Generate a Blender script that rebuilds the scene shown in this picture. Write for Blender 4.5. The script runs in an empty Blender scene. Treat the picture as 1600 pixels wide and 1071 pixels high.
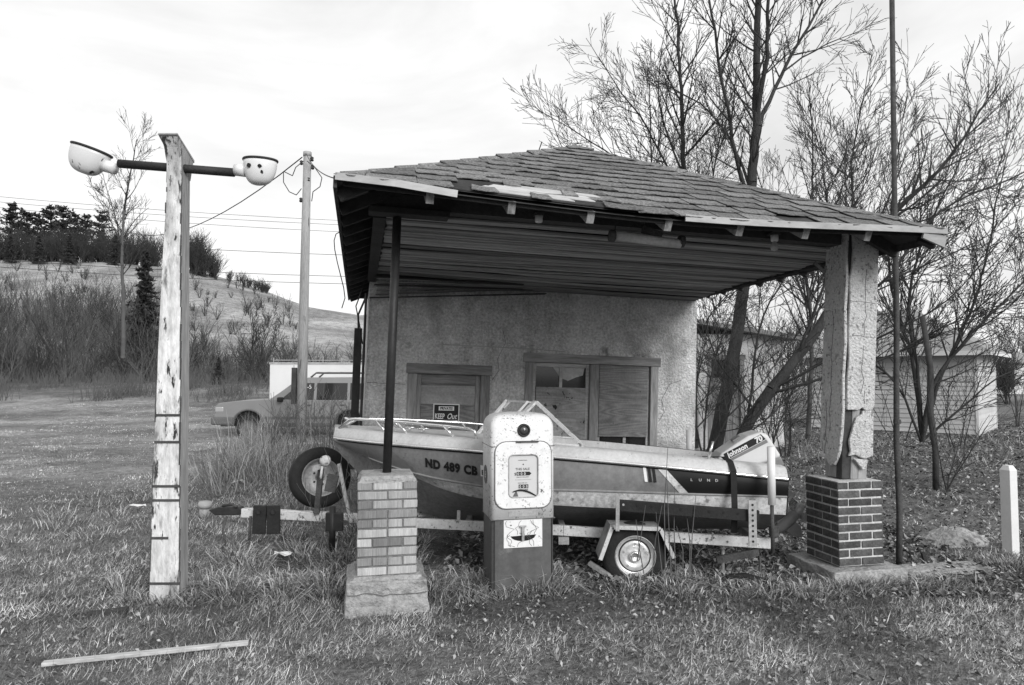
import bpy, math, random
import numpy as np
from mathutils import Vector, Matrix, Euler

R = math.radians
SC = bpy.context.scene
COL = SC.collection
rnd = random.Random(7)
nrg = np.random.default_rng(11)

# ------------------------------------------------------------------ camera
CAM_H, FOC = 1.7, 1090.0 / 1600.0 * 36.0
PITCH = math.atan((588 - 535.5) / 1090.0)
cam_d = bpy.data.cameras.new('camera')
cam_d.lens = FOC; cam_d.sensor_width = 36.0; cam_d.clip_end = 3000; cam_d.clip_start = .05
cam = bpy.data.objects.new('camera', cam_d); COL.objects.link(cam)
cam.location = (0, 0, CAM_H); cam.rotation_euler = (R(90) + PITCH, 0, 0)
SC.camera = cam

# ------------------------------------------------------------------ overcast sky, soft sun
SUN_EL, SUN_AZ = 27.0, 150.0       # azimuth clockwise from +Y (view direction): behind the camera, to the right
w = bpy.data.worlds.new('World'); SC.world = w; w.use_nodes = True
nt = w.node_tree; nt.nodes.clear()
N = nt.nodes.new; L_ = nt.links.new
wo = N('ShaderNodeOutputWorld'); bg = N('ShaderNodeBackground'); bg.inputs[1].default_value = .1
sky = N('ShaderNodeTexSky'); sky.sky_type = 'NISHITA'; sky.sun_disc = False
sky.sun_elevation = R(SUN_EL); sky.sun_rotation = R(SUN_AZ); sky.dust_density = 4; sky.air_density = 1
bw = N('ShaderNodeRGBToBW'); L_(sky.outputs[0], bw.inputs[0])
tc = N('ShaderNodeTexCoord')
mp = N('ShaderNodeMapping'); mp.inputs['Scale'].default_value = (1.0, 1.0, 2.2); mp.inputs['Location'].default_value = (.55, .0, .3); L_(tc.outputs['Generated'], mp.inputs[0])
nz = N('ShaderNodeTexNoise'); nz.inputs['Scale'].default_value = 1.7; nz.inputs['Detail'].default_value = 7
nz.inputs['Roughness'].default_value = .56; nz.inputs['Distortion'].default_value = .4; L_(mp.outputs[0], nz.inputs[0])
cr = N('ShaderNodeValToRGB'); e = cr.color_ramp.elements
e[0].position = .34; e[0].color = (.74, .74, .74, 1); e[1].position = .54; e[1].color = (1, 1, 1, 1)
L_(nz.outputs['Fac'], cr.inputs[0])
cl = N('ShaderNodeMixRGB'); cl.blend_type = 'MULTIPLY'; cl.inputs[0].default_value = 1
cl.inputs[2].default_value = (9.2, 9.2, 9.2, 1); L_(cr.outputs[0], cl.inputs[1])
mx = N('ShaderNodeMixRGB'); mx.inputs[0].default_value = .9
L_(bw.outputs[0], mx.inputs[1]); L_(cl.outputs[0], mx.inputs[2])
L_(mx.outputs[0], bg.inputs[0]); L_(bg.outputs[0], wo.inputs[0])

sd = bpy.data.lights.new('sun', 'SUN'); sd.energy = 2.5; sd.angle = R(28); sd.color = (1, 1, 1)
sun = bpy.data.objects.new('sun', sd); COL.objects.link(sun)
sv = Vector((math.sin(R(SUN_AZ)) * math.cos(R(SUN_EL)), math.cos(R(SUN_AZ)) * math.cos(R(SUN_EL)), math.sin(R(SUN_EL))))
sun.rotation_euler = sv.to_track_quat('Z', 'Y').to_euler(); sun.location = (6, -6, 12)

SC.view_settings.view_transform = 'Standard'; SC.view_settings.look = 'None'
SC.view_settings.exposure = 0.3; SC.view_settings.gamma = 1.0
SC.view_settings.use_curve_mapping = False

# ------------------------------------------------------------------ helpers
_cp, _sp = math.cos(PITCH), math.sin(PITCH)
def pt(x, y, Y):
    """photo pixel -> world point at distance Y in front of the camera"""
    dx, dz = (x - 800) / 1090.0, (535.5 - y) / 1090.0
    ry, rz = _cp - dz * _sp, _sp + dz * _cp
    t = Y / ry
    return Vector((dx * t, Y, CAM_H + rz * t))

MATS = {}
def M(name, col, rough=.8, var=.25, scale=6.0, fine=0.0, fscale=60.0, bump=0.0, bscale=40.0, stretch=(1, 1, 1),
      spots=None, metal=0.0, rand=0.0, spec=.3, dist=.02, attr=None, island=0.0, streak=None, mid=None):
    """grey procedural material: noise-mottled albedo, optional dark/pale spots, per-object variation, relief"""
    if name in MATS: return MATS[name]
    m = bpy.data.materials.new(name); m.use_nodes = True; t = m.node_tree; t.nodes.clear()
    n, l = t.nodes.new, t.links.new
    out = n('ShaderNodeOutputMaterial'); p = n('ShaderNodeBsdfPrincipled'); l(p.outputs[0], out.inputs[0])
    p.inputs['Roughness'].default_value = rough; p.inputs['Metallic'].default_value = metal
    p.inputs['Specular IOR Level'].default_value = spec
    c = n('ShaderNodeTexCoord'); mpn = n('ShaderNodeMapping'); mpn.inputs['Scale'].default_value = stretch
    l(c.outputs['Object'], mpn.inputs[0]); co = mpn.outputs[0]
    def noise(s, d=5, r=.6):
        q = n('ShaderNodeTexNoise'); q.inputs['Scale'].default_value = s; q.inputs['Detail'].default_value = d
        q.inputs['Roughness'].default_value = r; l(co, q.inputs[0]); return q.outputs['Fac']
    def math_(op, a, b, cl=False):
        q = n('ShaderNodeMath'); q.operation = op; q.use_clamp = cl
        for i, x in enumerate((a, b)):
            if isinstance(x, (int, float)): q.inputs[i].default_value = x
            else: l(x, q.inputs[i])
        return q.outputs[0]
    # factor = 1 + var*(noise-.5)*2 ...
    f = math_('MULTIPLY', math_('SUBTRACT', noise(scale), .5), 4.0 * var)
    f = math_('ADD', f, 1.0)
    if fine: f = math_('ADD', f, math_('MULTIPLY', math_('SUBTRACT', noise(fscale, 3, .7), .5), 3.6 * fine))
    if mid: f = math_('ADD', f, math_('MULTIPLY', math_('SUBTRACT', noise(mid[0], 4, .6), .5), 4.0 * mid[1]))
    if streak:
        m2 = n('ShaderNodeMapping'); m2.inputs['Scale'].default_value = (1, 1, .07); l(c.outputs['Object'], m2.inputs[0])
        q2 = n('ShaderNodeTexNoise'); q2.inputs['Scale'].default_value = streak[0]; q2.inputs['Detail'].default_value = 5; l(m2.outputs[0], q2.inputs[0])
        f = math_('ADD', f, math_('MULTIPLY', math_('SUBTRACT', q2.outputs['Fac'], .5), 4.0 * streak[1]))
    f = math_('MAXIMUM', f, .12)
    if rand:
        oi = n('ShaderNodeObjectInfo')
        f = math_('MULTIPLY', f, math_('ADD', math_('MULTIPLY', oi.outputs['Random'], 2 * rand), 1 - rand))
    if island:
        ge = n('ShaderNodeNewGeometry')
        f = math_('MULTIPLY', f, math_('ADD', math_('MULTIPLY', ge.outputs['Random Per Island'], 2 * island), 1 - island))
    if attr:
        at = n('ShaderNodeAttribute'); at.attribute_name = attr
        val = math_('MULTIPLY', at.outputs['Fac'], f)
    else:
        val = math_('MULTIPLY', f, col)
    if spots:
        for sp_ in spots:
            ss, thr, soft, scol, sdet = sp_[:5]
            q = noise(ss, sdet, .65)
            fac = math_('DIVIDE', math_('SUBTRACT', q, .5 + (thr - .5) * .72), soft, True)
            if len(sp_) > 5: fac = math_('MULTIPLY', fac, math_('MULTIPLY', math_('SUBTRACT', noise(sp_[5], 3, .5), sp_[6]), 9.0, True))
            mm = n('ShaderNodeMix'); mm.data_type = 'FLOAT'
            l(fac, mm.inputs[0]); l(val, mm.inputs[2]); mm.inputs[3].default_value = scol
            val = mm.outputs[0]
    val = math_('MAXIMUM', val, .004)
    cmb = n('ShaderNodeCombineColor'); [l(val, cmb.inputs[i]) for i in range(3)]
    l(cmb.outputs[0], p.inputs['Base Color'])
    if bump:
        b = n('ShaderNodeBump'); b.inputs['Strength'].default_value = bump; b.inputs['Distance'].default_value = dist
        l(noise(bscale, 4, .65), b.inputs['Height']); l(b.outputs[0], p.inputs['Normal'])
    MATS[name] = m
    return m

def glass(name, tint=.9, alpha=.25):
    m = bpy.data.materials.new(name); m.use_nodes = True; t = m.node_tree
    p = t.nodes['Principled BSDF']; p.inputs['Base Color'].default_value = (tint, tint, tint, 1)
    p.inputs['Roughness'].default_value = .06; p.inputs['Alpha'].default_value = alpha
    MATS[name] = m; return m

class MB:
    def __init__(s): s.v = []; s.f = []
    def add(s, vs, fs):
        o = len(s.v); s.v += [tuple(q) for q in vs]; s.f += [tuple(i + o for i in q) for q in fs]; return s
    def box(s, x0, x1, y0, y1, z0, z1):
        return s.add([(x0, y0, z0), (x1, y0, z0), (x1, y1, z0), (x0, y1, z0), (x0, y0, z1), (x1, y0, z1), (x1, y1, z1), (x0, y1, z1)],
                     [(3, 2, 1, 0), (4, 5, 6, 7), (0, 1, 5, 4), (1, 2, 6, 5), (2, 3, 7, 6), (3, 0, 4, 7)])
    def obox(s, c, size, rot=(0, 0, 0)):
        m = Matrix.Translation(c) @ Euler(rot).to_matrix().to_4x4(); a, b, d = (q / 2 for q in size)
        t = MB().box(-a, a, -b, b, -d, d); return s.add([m @ Vector(q) for q in t.v], t.f)
    def beam(s, p0, p1, w, h, up=(0, 0, 1)):
        p0, p1 = Vector(p0), Vector(p1); d = (p1 - p0).normalized(); x = d.cross(Vector(up))
        if x.length < 1e-4: x = d.cross(Vector((0, 1, 0)))
        x.normalize(); z = x.cross(d); x *= w / 2; z *= h / 2
        return s.add([p0 - x - z, p0 + x - z, p0 + x + z, p0 - x + z, p1 - x - z, p1 + x - z, p1 + x + z, p1 - x + z],
                     [(0, 1, 2, 3), (7, 6, 5, 4), (0, 4, 5, 1), (1, 5, 6, 2), (2, 6, 7, 3), (3, 7, 4, 0)])
    def tube(s, pts, rad, n=8, cap=True):
        pts = [Vector(q) for q in pts]
        if isinstance(rad, (int, float)): rad = [rad] * len(pts)
        vs, fs = [], []; ref = None
        for i, p in enumerate(pts):
            d = (pts[min(i + 1, len(pts) - 1)] - pts[max(i - 1, 0)]).normalized()
            if ref is None: ref = d.orthogonal().normalized()
            ref = (ref - d * ref.dot(d)).normalized(); b = d.cross(ref)
            for k in range(n):
                a = 2 * math.pi * k / n
                vs.append(p + (ref * math.cos(a) + b * math.sin(a)) * rad[i])
        for i in range(len(pts) - 1):
            for k in range(n):
                a, b2 = i * n + k, i * n + (k + 1) % n
                fs.append((a, b2, b2 + n, a + n))
        if cap:
            fs.append(tuple(range(n - 1, -1, -1))); fs.append(tuple((len(pts) - 1) * n + k for k in range(n)))
        return s.add(vs, fs)
    def lathe(s, prof, n=24, m=Matrix(), cap=True):
        vs, fs = [], []
        for r_, z in prof:
            for k in range(n):
                a = 2 * math.pi * k / n; vs.append(m @ Vector((r_ * math.cos(a), r_ * math.sin(a), z)))
        for i in range(len(prof) - 1):
            for k in range(n):
                a, b = i * n + k, i * n + (k + 1) % n; fs.append((a, b, b + n, a + n))
        if cap:
            if prof[0][0] > 1e-6: fs.append(tuple(range(n - 1, -1, -1)))
            if prof[-1][0] > 1e-6: fs.append(tuple((len(prof) - 1) * n + k for k in range(n)))
        return s.add(vs, fs)
    def prism(s, poly, d0, d1, plane='xz'):
        n = len(poly)
        f3 = {'xz': lambda a, b, d: (a, d, b), 'xy': lambda a, b, d: (a, b, d), 'yz': lambda a, b, d: (d, a, b)}[plane]
        vs = [f3(a, b, d0) for a, b in poly] + [f3(a, b, d1) for a, b in poly]
        fs = [tuple(range(n)), tuple(range(2 * n - 1, n - 1, -1))] + [(i, i + n, (i + 1) % n + n, (i + 1) % n) for i in range(n)]
        return s.add(vs, fs)
    def mesh(s, name='m', smooth=False):
        me = bpy.data.meshes.new(name); me.from_pydata(s.v, [], s.f); me.validate(); 
        import bmesh
        bm = bmesh.new(); bm.from_mesh(me); bmesh.ops.recalc_face_normals(bm, faces=bm.faces); bm.to_mesh(me); bm.free()
        if smooth: me.polygons.foreach_set('use_smooth', [True] * len(me.polygons))
        return me
    def build(s, name, mat, parent=None, smooth=False, bevel=0.0, seg=2, loc=None, rot=None):
        return link(name, s.mesh(name, smooth), mat, parent, bevel, seg, loc, rot)

def link(name, me, mat, parent=None, bevel=0, seg=2, loc=None, rot=None):
    o = bpy.data.objects.new(name, me); COL.objects.link(o)
    if mat is not None and len(me.materials) == 0: me.materials.append(MATS[mat] if isinstance(mat, str) else mat)
    if parent: o.parent = parent
    if loc is not None: o.location = loc
    if rot is not None: o.rotation_euler = rot
    if bevel:
        b = o.modifiers.new('bevel', 'BEVEL'); b.width = bevel; b.segments = seg; b.limit_method = 'ANGLE'; b.angle_limit = R(35)
        b.harden_normals = False
    return o

def tag(o, label, cat, group=None, kind=None):
    if label: o['label'] = label
    if cat: o['category'] = cat
    if group: o['group'] = group
    if kind: o['kind'] = kind
    return o
def empty(name, loc=(0, 0, 0), rot=(0, 0, 0), label=None, cat=None, group=None):
    o = bpy.data.objects.new(name, None); COL.objects.link(o); o.location = loc; o.rotation_euler = rot
    o.empty_display_size = .2
    return tag(o, label, cat, group)

def arr_mesh(name, verts, faces, smooth=False, attr=None):
    """fast mesh from numpy arrays; faces: list of (n,k) int arrays"""
    me = bpy.data.meshes.new(name)
    me.vertices.add(len(verts)); me.vertices.foreach_set('co', np.ascontiguousarray(verts, dtype=np.float32).ravel())
    loops = np.concatenate([f.ravel() for f in faces]).astype(np.int32)
    tot = np.concatenate([np.full(len(f), f.shape[1], np.int32) for f in faces])
    start = np.concatenate([[0], np.cumsum(tot)[:-1]]).astype(np.int32)
    me.loops.add(len(loops)); me.loops.foreach_set('vertex_index', loops)
    me.polygons.add(len(tot)); me.polygons.foreach_set('loop_start', start); me.polygons.foreach_set('loop_total', tot)
    if smooth: me.polygons.foreach_set('use_smooth', np.ones(len(tot), bool))
    me.update(calc_edges=True)
    if attr is not None:
        a = me.attributes.new('shade', 'FLOAT', 'POINT'); a.data.foreach_set('value', np.ascontiguousarray(attr, dtype=np.float32))
    return me

def vnoise(x, y, seed=0):
    x = np.asarray(x, float); y = np.asarray(y, float)
    def h(i, j):
        v = np.sin(i * 127.1 + j * 311.7 + seed * 74.7) * 43758.5453
        return v - np.floor(v)
    i, j = np.floor(x), np.floor(y); fx, fy = x - i, y - j
    fx = fx * fx * (3 - 2 * fx); fy = fy * fy * (3 - 2 * fy)
    return (h(i, j) * (1 - fx) + h(i + 1, j) * fx) * (1 - fy) + (h(i, j + 1) * (1 - fx) + h(i + 1, j + 1) * fx) * fy

def sstep(a, b, x):
    t = np.clip((np.asarray(x, float) - a) / (b - a), 0, 1); return t * t * (3 - 2 * t)

_txt = {}
def text(name, s, size, mat, parent, mtx, bold=0.0, extrude=.0006, shear=0.0, sx=1.0, align='LEFT', warp=None, spacing=1.0):
    cu = bpy.data.curves.new('txt', 'FONT'); cu.body = s; cu.size = size; cu.offset = bold; cu.extrude = extrude
    cu.shear = shear; cu.align_x = align; cu.space_character = spacing; cu.resolution_u = 3
    ob = bpy.data.objects.new('txt', cu)
    me = bpy.data.meshes.new_from_object(ob); bpy.data.objects.remove(ob); bpy.data.curves.remove(cu)
    me.materials.clear()
    for v in me.vertices:
        q = Vector((v.co.x * sx, v.co.y, v.co.z))
        v.co = warp(q) if warp else mtx @ q
    return link(name, me, mat, parent)

def face_mtx(origin, right, up):
    r_ = Vector(right).normalized(); u = Vector(up); u = (u - r_ * u.dot(r_)).normalized(); n_ = r_.cross(u)
    m = Matrix((r_, u, n_)).transposed().to_4x4(); m.translation = Vector(origin); return m

# ------------------------------------------------------------------ materials
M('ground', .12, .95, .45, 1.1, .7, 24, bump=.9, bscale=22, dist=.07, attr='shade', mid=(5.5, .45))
M('stucco', .66, .92, .18, 1.7, .5, 30, bump=1.0, bscale=36, dist=.06, mid=(6, .22), streak=(3.0, .20), spots=[(.8, .53, .16, .30, 8), (2.6, .62, .1, .24, 7)])
M('stucco_pale', .60, .92, .12, 3, .28, 45, bump=1.0, bscale=40, dist=.04, mid=(9, .08), spots=[(30, .60, .06, .26, 4), (7, .66, .08, .36, 6)])
M('old_wood', .23, .85, .3, 3.0, .55, 26, bump=.5, bscale=30, stretch=(1, 1, .12), rand=.15)
M('old_wood_h', .23, .85, .3, 3.0, .55, 26, bump=.5, bscale=30, stretch=(.1, 1, 1), rand=.15)
M('dark_wood', .042, .85, .4, 4, .3, 30, bump=.4, bscale=25, rand=.3)
M('ceil_wood', .27, .7, .4, 2.2, .4, 14, bump=.3, bscale=20, stretch=(.12, 1, 1), rand=.45)
M('pale_wood', .42, .85, .3, 4, .3, 40, stretch=(.15, 1, 1), bump=.3, bscale=30)
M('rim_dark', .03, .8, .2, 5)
M('sheath', .05, .9, .4, 4, .2, 30)
M('shingle', .15, .95, .35, 4.0, .95, 55, bump=.6, bscale=120, dist=.015, rand=.25)
M('tar', .028, .9, .5, 5, .3, 30, bump=.4, bscale=30)
M('tin', .28, .45, .3, 4, .2, 30, metal=.2, stretch=(.3, 1, 1))
M('concrete', .30, .92, .2, 2.5, .35, 34, bump=.8, bscale=22, dist=.04, mid=(8, .14), streak=(5, .10), spots=[(3.2, .58, .12, .15, 6)])
M('mortar', .50, .95, .2, 6, .25, 50, bump=.5, bscale=60)
M('mortar_dark', .15, .95, .3, 6, .25, 50, bump=.5, bscale=60)
M('brick_red', .085, .9, .3, 8, .4, 40, bump=.7, bscale=45, rand=.35, mid=(18, .15), spots=[(14, .70, .06, .26, 5)])
M('brick_tan', .30, .9, .2, 5, .3, 26, bump=.55, bscale=30, stretch=(5, 5, .25), rand=.5)
M('steel_dark', .022, .5, .5, 6, .3, 40, bump=.2, bscale=40, metal=.0)
M('rust', .06, .85, .5, 8, .4, 60, bump=.4, bscale=60)
M('enamel', .78, .32, .10, 3, .05, 40, spots=[(26, .71, .03, .08, 3), (5, .68, .08, .4, 6)], spec=.5)
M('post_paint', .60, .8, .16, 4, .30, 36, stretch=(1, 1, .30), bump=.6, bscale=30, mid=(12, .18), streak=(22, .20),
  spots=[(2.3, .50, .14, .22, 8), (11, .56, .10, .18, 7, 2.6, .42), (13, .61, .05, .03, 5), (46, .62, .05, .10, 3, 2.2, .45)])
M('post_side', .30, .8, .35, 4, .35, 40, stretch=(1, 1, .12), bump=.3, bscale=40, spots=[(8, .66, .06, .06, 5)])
M('lamp_pipe', .02, .6, .4, 10, .3, 60, bump=.3, bscale=60)
M('lamp_white', .64, .28, .06, 4, .02, 40, spec=.6, spots=[(9, .70, .04, .03, 4)])
M('pump_white', .68, .42, .06, 3, .06, 50, spec=.45, streak=(14, .05), spots=[(26, .63, .04, .06, 4, 4.0, .50), (60, .62, .05, .14, 3, 5.0, .47), (5, .62, .14, .40, 7), (9, .66, .06, .08, 6, 2.5, .50)])
M('pump_grey', .085, .6, .18, 2.5, .2, 30, spec=.35, streak=(9, .16), mid=(12, .08), spots=[(20, .68, .03, .012, 4, 3, .48), (5, .62, .15, .19, 7)])
M('pump_plate', .66, .5, .08, 5, .05, 40, spots=[(38, .73, .02, .05, 3)])
M('ink', .012, .6, .2, 8)
M('ink_soft', .10, .7, .2, 8)
M('white_print', .7, .6, .05, 8)
M('dial', .52, .45, .06, 3)
M('rubber', .016, .75, .4, 6, .3, 40, bump=.25, bscale=50)
M('chrome', .72, .16, .2, 4, .05, 30, metal=.85)
M('wheel_rim', .62, .35, .3, 5, .15, 40, metal=.35, spots=[(12, .66, .06, .12, 5)])
M('galv', .34, .5, .3, 6, .3, 40, metal=.25, spots=[(9, .62, .1, .12, 5)])
M('trailer_white', .50, .6, .15, 4, .2, 40, spots=[(14, .62, .05, .10, 5), (50, .66, .05, .2, 3)])
M('hull_grey', .19, .55, .14, 1.4, .22, 26, spec=.3, mid=(6, .10), streak=(8, .12), spots=[(2.0, .60, .3, .25, 7), (24, .68, .05, .10, 4, 2, .5)])
M('hull_bow', .16, .42, .2, 2, .12, 22, spec=.4)
M('hull_pale', .50, .6, .22, 3.0, .4, 24, spots=[(16, .58, .1, .2, 6)])
M('hull_dark', .20, .6, .3, 3, .3, 30)
M('boat_white', .48, .5, .10, 2.5, .14, 40, spec=.35, mid=(8, .07), streak=(10, .06), spots=[(30, .72, .04, .2, 3)])
M('boat_black', .012, .4, .2, 6)
M('boat_in', .18, .8, .3, 4, .2, 30)
M('pvc', .64, .4, .06, 5, .04, 40)
M('motor_white', .62, .3, .06, 4, .03, 40)
M('motor_grey', .19, .45, .2, 6, .1, 40)
M('strap', .014, .8, .3, 20, .2, 80)
M('suv_paint', .19, .34, .10, 1.5, .03, 40, spec=.55)
M('suv_trim', .10, .5, .2, 5)
M('suv_glass', .02, .08, .2, 2, spec=.6)
M('lens_dark', .05, .2, .1, 5, spec=.6)
M('jar_plastic', .34, .4, .05, 5)
M('lens', .34, .12, .1, 5, spec=.7)
M('box_white', .62, .5, .06, 1.5, .03, 20)
M('pole_wood', .30, .85, .25, 3, .3, 50, stretch=(1, 1, .1), bump=.4, bscale=40, spots=[(10, .68, .05, .07, 4)])
M('wire', .02, .6, .1, 5)
M('porcelain', .7, .3, .1, 10)
M('bark', .038, .95, .4, 6, .4, 40, stretch=(1, 1, .35), bump=.7, bscale=26, dist=.03)
M('bark_far', .085, .95, .3, 2)
M('twig', .04, .9, .3, 3)
M('twig_dry', .10, .9, .35, 2)
M('needles', .035, .85, .4, 2.5, island=.45)
M('blade', .2, .85, .18, 3, attr='shade', spec=.15)
M('litter', .2, .85, .2, 5, attr='shade', spec=.2)
M('straw', .42, .85, .3, 3, island=.35)
M('siding', .48, .7, .14, 2, .1, 30, stretch=(.4, 1, 1), rand=.1)
M('roof_far', .24, .9, .3, 2, .4, 20, bump=.3, bscale=20)
M('shed_wall', .62, .9, .2, 3, .3, 30, bump=.4, bscale=40, spots=[(4, .56, .1, .36, 7), (24, .64, .06, .2, 4)])
M('void', .006, .5, .1, 3)
M('pane', .015, .07, .3, 2, spec=.6)
M('curtain', .42, .9, .3, 5, .2, 30)
M('plastic', .7, .5, .05, 5)
M('sand', .36, .95, .25, 6, .5, 30, bump=.8, bscale=30, dist=.04, spots=[(7, .52, .12, .14, 6)])
glass('clear', .5, .08)
def ply(name, col, grain=9.0, con=.4, spots=None):
    m = M(name, col, .8, .25, 3, .2, 40, spots=spots)
    t = m.node_tree; p = [q for q in t.nodes if q.type == 'BSDF_PRINCIPLED'][0]
    src = p.inputs['Base Color'].links[0].from_socket
    n, l = t.nodes.new, t.links.new
    c = n('ShaderNodeTexCoord'); mp_ = n('ShaderNodeMapping'); mp_.inputs['Scale'].default_value = (.16, 1, 1.5); l(c.outputs['Object'], mp_.inputs[0])
    nz_ = n('ShaderNodeTexNoise'); nz_.inputs['Scale'].default_value = 2.2; nz_.inputs['Detail'].default_value = 2; l(mp_.outputs[0], nz_.inputs[0])
    mu = n('ShaderNodeMath'); mu.operation = 'MULTIPLY'; mu.inputs[1].default_value = grain; l(nz_.outputs['Fac'], mu.inputs[0])
    fr = n('ShaderNodeMath'); fr.operation = 'PINGPONG'; fr.inputs[1].default_value = .5; l(mu.outputs[0], fr.inputs[0])
    ma = n('ShaderNodeMath'); ma.operation = 'MULTIPLY_ADD'; ma.inputs[1].default_value = 2 * con; ma.inputs[2].default_value = 1 - con; l(fr.outputs[0], ma.inputs[0])
    mm = n('ShaderNodeMixRGB'); mm.blend_type = 'MULTIPLY'; mm.inputs[0].default_value = 1
    l(src, mm.inputs[1]); l(ma.outputs[0], mm.inputs[2]); l(mm.outputs[0], p.inputs['Base Color'])
    return m
ply('plywood', .22, 26, .40, spots=[(9, .74, .05, .06, 3)])
ply('plywood_pale', .30, 22, .32, spots=[(9, .66, .03, .02, 3)])
ply('door_panel', .34, 16, .15)

# ------------------------------------------------------------------ ground
_cx = [-700, -300, 0, 150, 290, 350, 420, 480, 560, 700, 900, 1200, 1600, 2400]
_cy = [395, 400, 410, 412, 425, 440, 456, 478, 492, 520, 555, 572, 575, 575]
def gh(x, y):
    x = np.asarray(x, float); y = np.asarray(y, float)
    z = -.06 * sstep(.6, 2.6, x) * (1 - sstep(9, 14, y)) + .0 * x
    z = z + .055 * (vnoise(x * 1.1, y * 1.1, 3) - .5) + .02 * (vnoise(x * 4, y * 4, 5) - .5)
    front = y > 8
    px = 800 + 1090 * x / np.maximum(y, 1)
    cy = np.interp(px, _cx, _cy)
    r_ = np.maximum(y, 1)
    left = 1 - sstep(520, 900, px)
    z = z + np.where(front, 1.3 * sstep(24, 46, r_) * left, 0)
    hz = (588 - cy) / 1090 * 120 + .4
    s = sstep(44, 118, r_)
    s = s * .55 + .45 * np.clip((r_ - 44) / 74, 0, 1) ** 1.5
    z = z + np.where(front, hz * s, 0) + np.where(front, .5 * s * (vnoise(x * .08, y * .08, 9) - .5) * 3, 0)
    # far ridge beyond the hill
    far = np.exp(-((px - 640) / 230) ** 2) * 27 * sstep(170, 420, r_)
    z = z + np.where(front, far, 0)
    return z
def g1(x, y): return float(gh(x, y))

az = np.concatenate([np.linspace(-180, -60, 30, endpoint=False), np.linspace(-60, 60, 340, endpoint=False), np.linspace(60, 180, 30, endpoint=False)])
rr = np.concatenate([np.linspace(.4, 12, 90, endpoint=False), np.geomspace(12, 1400, 150)])
A, RR = np.meshgrid(np.radians(az), rr)
X, Y = RR * np.sin(A), RR * np.cos(A); Z = gh(X, Y)
V_ = np.stack([X, Y, Z], -1).reshape(-1, 3)
nr, na = len(rr), len(az)
ii, jj = np.meshgrid(np.arange(nr - 1), np.arange(na), indexing='ij')
f = np.stack([ii * na + jj, ii * na + (jj + 1) % na, (ii + 1) * na + (jj + 1) % na, (ii + 1) * na + jj], -1).reshape(-1, 4)[:, ::-1]
V_ = np.vstack([V_, [[0, 0, float(gh(0, 0))]]]); c0 = len(V_) - 1
_px = 800 + 1090 * V_[:, 0] / np.maximum(V_[:, 1], 1)
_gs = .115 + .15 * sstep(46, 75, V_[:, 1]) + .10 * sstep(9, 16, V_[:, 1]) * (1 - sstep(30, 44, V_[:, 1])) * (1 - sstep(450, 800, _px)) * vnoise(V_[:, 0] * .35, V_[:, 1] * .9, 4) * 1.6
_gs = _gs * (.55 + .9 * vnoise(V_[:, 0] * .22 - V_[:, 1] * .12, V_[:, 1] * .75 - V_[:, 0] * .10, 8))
fc = np.stack([np.full(na, c0), np.arange(na), (np.arange(na) + 1) % na], -1)[:, ::-1]
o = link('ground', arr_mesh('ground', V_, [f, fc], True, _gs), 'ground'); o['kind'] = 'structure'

# ------------------------------------------------------------------ branching helpers
def segs_mesh(name, segs):
    """segs: list of (p0,p1,r0,r1) -> one mesh of tapered prisms"""
    S = np.array([(*a, *b, c, d) for a, b, c, d in segs], float)
    allv, allf, off = [], [], 0
    big = np.maximum(S[:, 6], S[:, 7])
    for lo, hi, n in ((0, .012, 3), (.012, .045, 5), (.045, 9, 9)):
        q = S[(big >= lo) & (big < hi)]
        if len(q) == 0: continue
        p0, p1, r0, r1 = q[:, :3], q[:, 3:6], q[:, 6], q[:, 7]
        d = p1 - p0; d /= np.maximum(np.linalg.norm(d, axis=1, keepdims=True), 1e-9)
        ref = np.where(np.abs(d[:, 2:3]) < .9, [[0, 0, 1.]], [[1., 0, 0]])
        a = np.cross(d, ref); a /= np.linalg.norm(a, axis=1, keepdims=True); b = np.cross(d, a)
        an = np.arange(n) * 2 * np.pi / n
        ring = a[:, None] * np.cos(an)[None, :, None] + b[:, None] * np.sin(an)[None, :, None]
        v = np.concatenate([p0[:, None] + ring * r0[:, None, None], p1[:, None] + ring * r1[:, None, None]], 1)
        base = off + np.arange(len(q))[:, None] * 2 * n
        k = np.arange(n)
        fa = np.stack([base + k, base + (k + 1) % n, base + n + (k + 1) % n, base + n + k], -1).reshape(-1, 4)
        allv.append(v.reshape(-1, 3)); allf.append(fa[:, ::-1]); off += v.shape[0] * v.shape[1]
    return arr_mesh(name, np.vstack(allv), allf, True)

def grow(S, rg, p, d, L, r, lvl, up=.08, wob=.12, ang=(28, 55), dens=7.0, keep=.62, rmin=.0022, tip=.3):
    """one limb with its side limbs; S collects segments"""
    n = max(3, int(4 + L * 2.2)) if lvl > 0 else 3
    step = L / n; p = Vector(p); d = Vector(d).normalized()
    for i in range(n):
        t = i / n
        ra = max(rmin, r * (1 - (1 - tip) * t)); rb = max(rmin, r * (1 - (1 - tip) * (t + 1 / n)))
        d = (d + Vector((rg.gauss(0, wob), rg.gauss(0, wob), rg.gauss(0, wob) + up)) * (.5 if lvl else .35)).normalized()
        q = p + d * step
        S.append((tuple(p), tuple(q), ra, rb))
        if lvl > 0 and i > 0:
            m = dens * step / max(.3, L * .45) 
            k = int(m) + (rg.random() < m - int(m))
            for _ in range(k):
                a = R(rg.uniform(*ang)); ax = d.orthogonal().normalized()
                ax = Matrix.Rotation(rg.uniform(0, 2 * math.pi), 3, d) @ ax
                dd = Matrix.Rotation(a, 3, ax) @ d
                pp = p.lerp(q, rg.random())
                grow(S, rg, pp, dd, L * rg.uniform(.35, keep) * (1 - .45 * t), ra * rg.uniform(.42, .62), lvl - 1, up, wob, ang, dens, keep, rmin, tip)
        p = q

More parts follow.
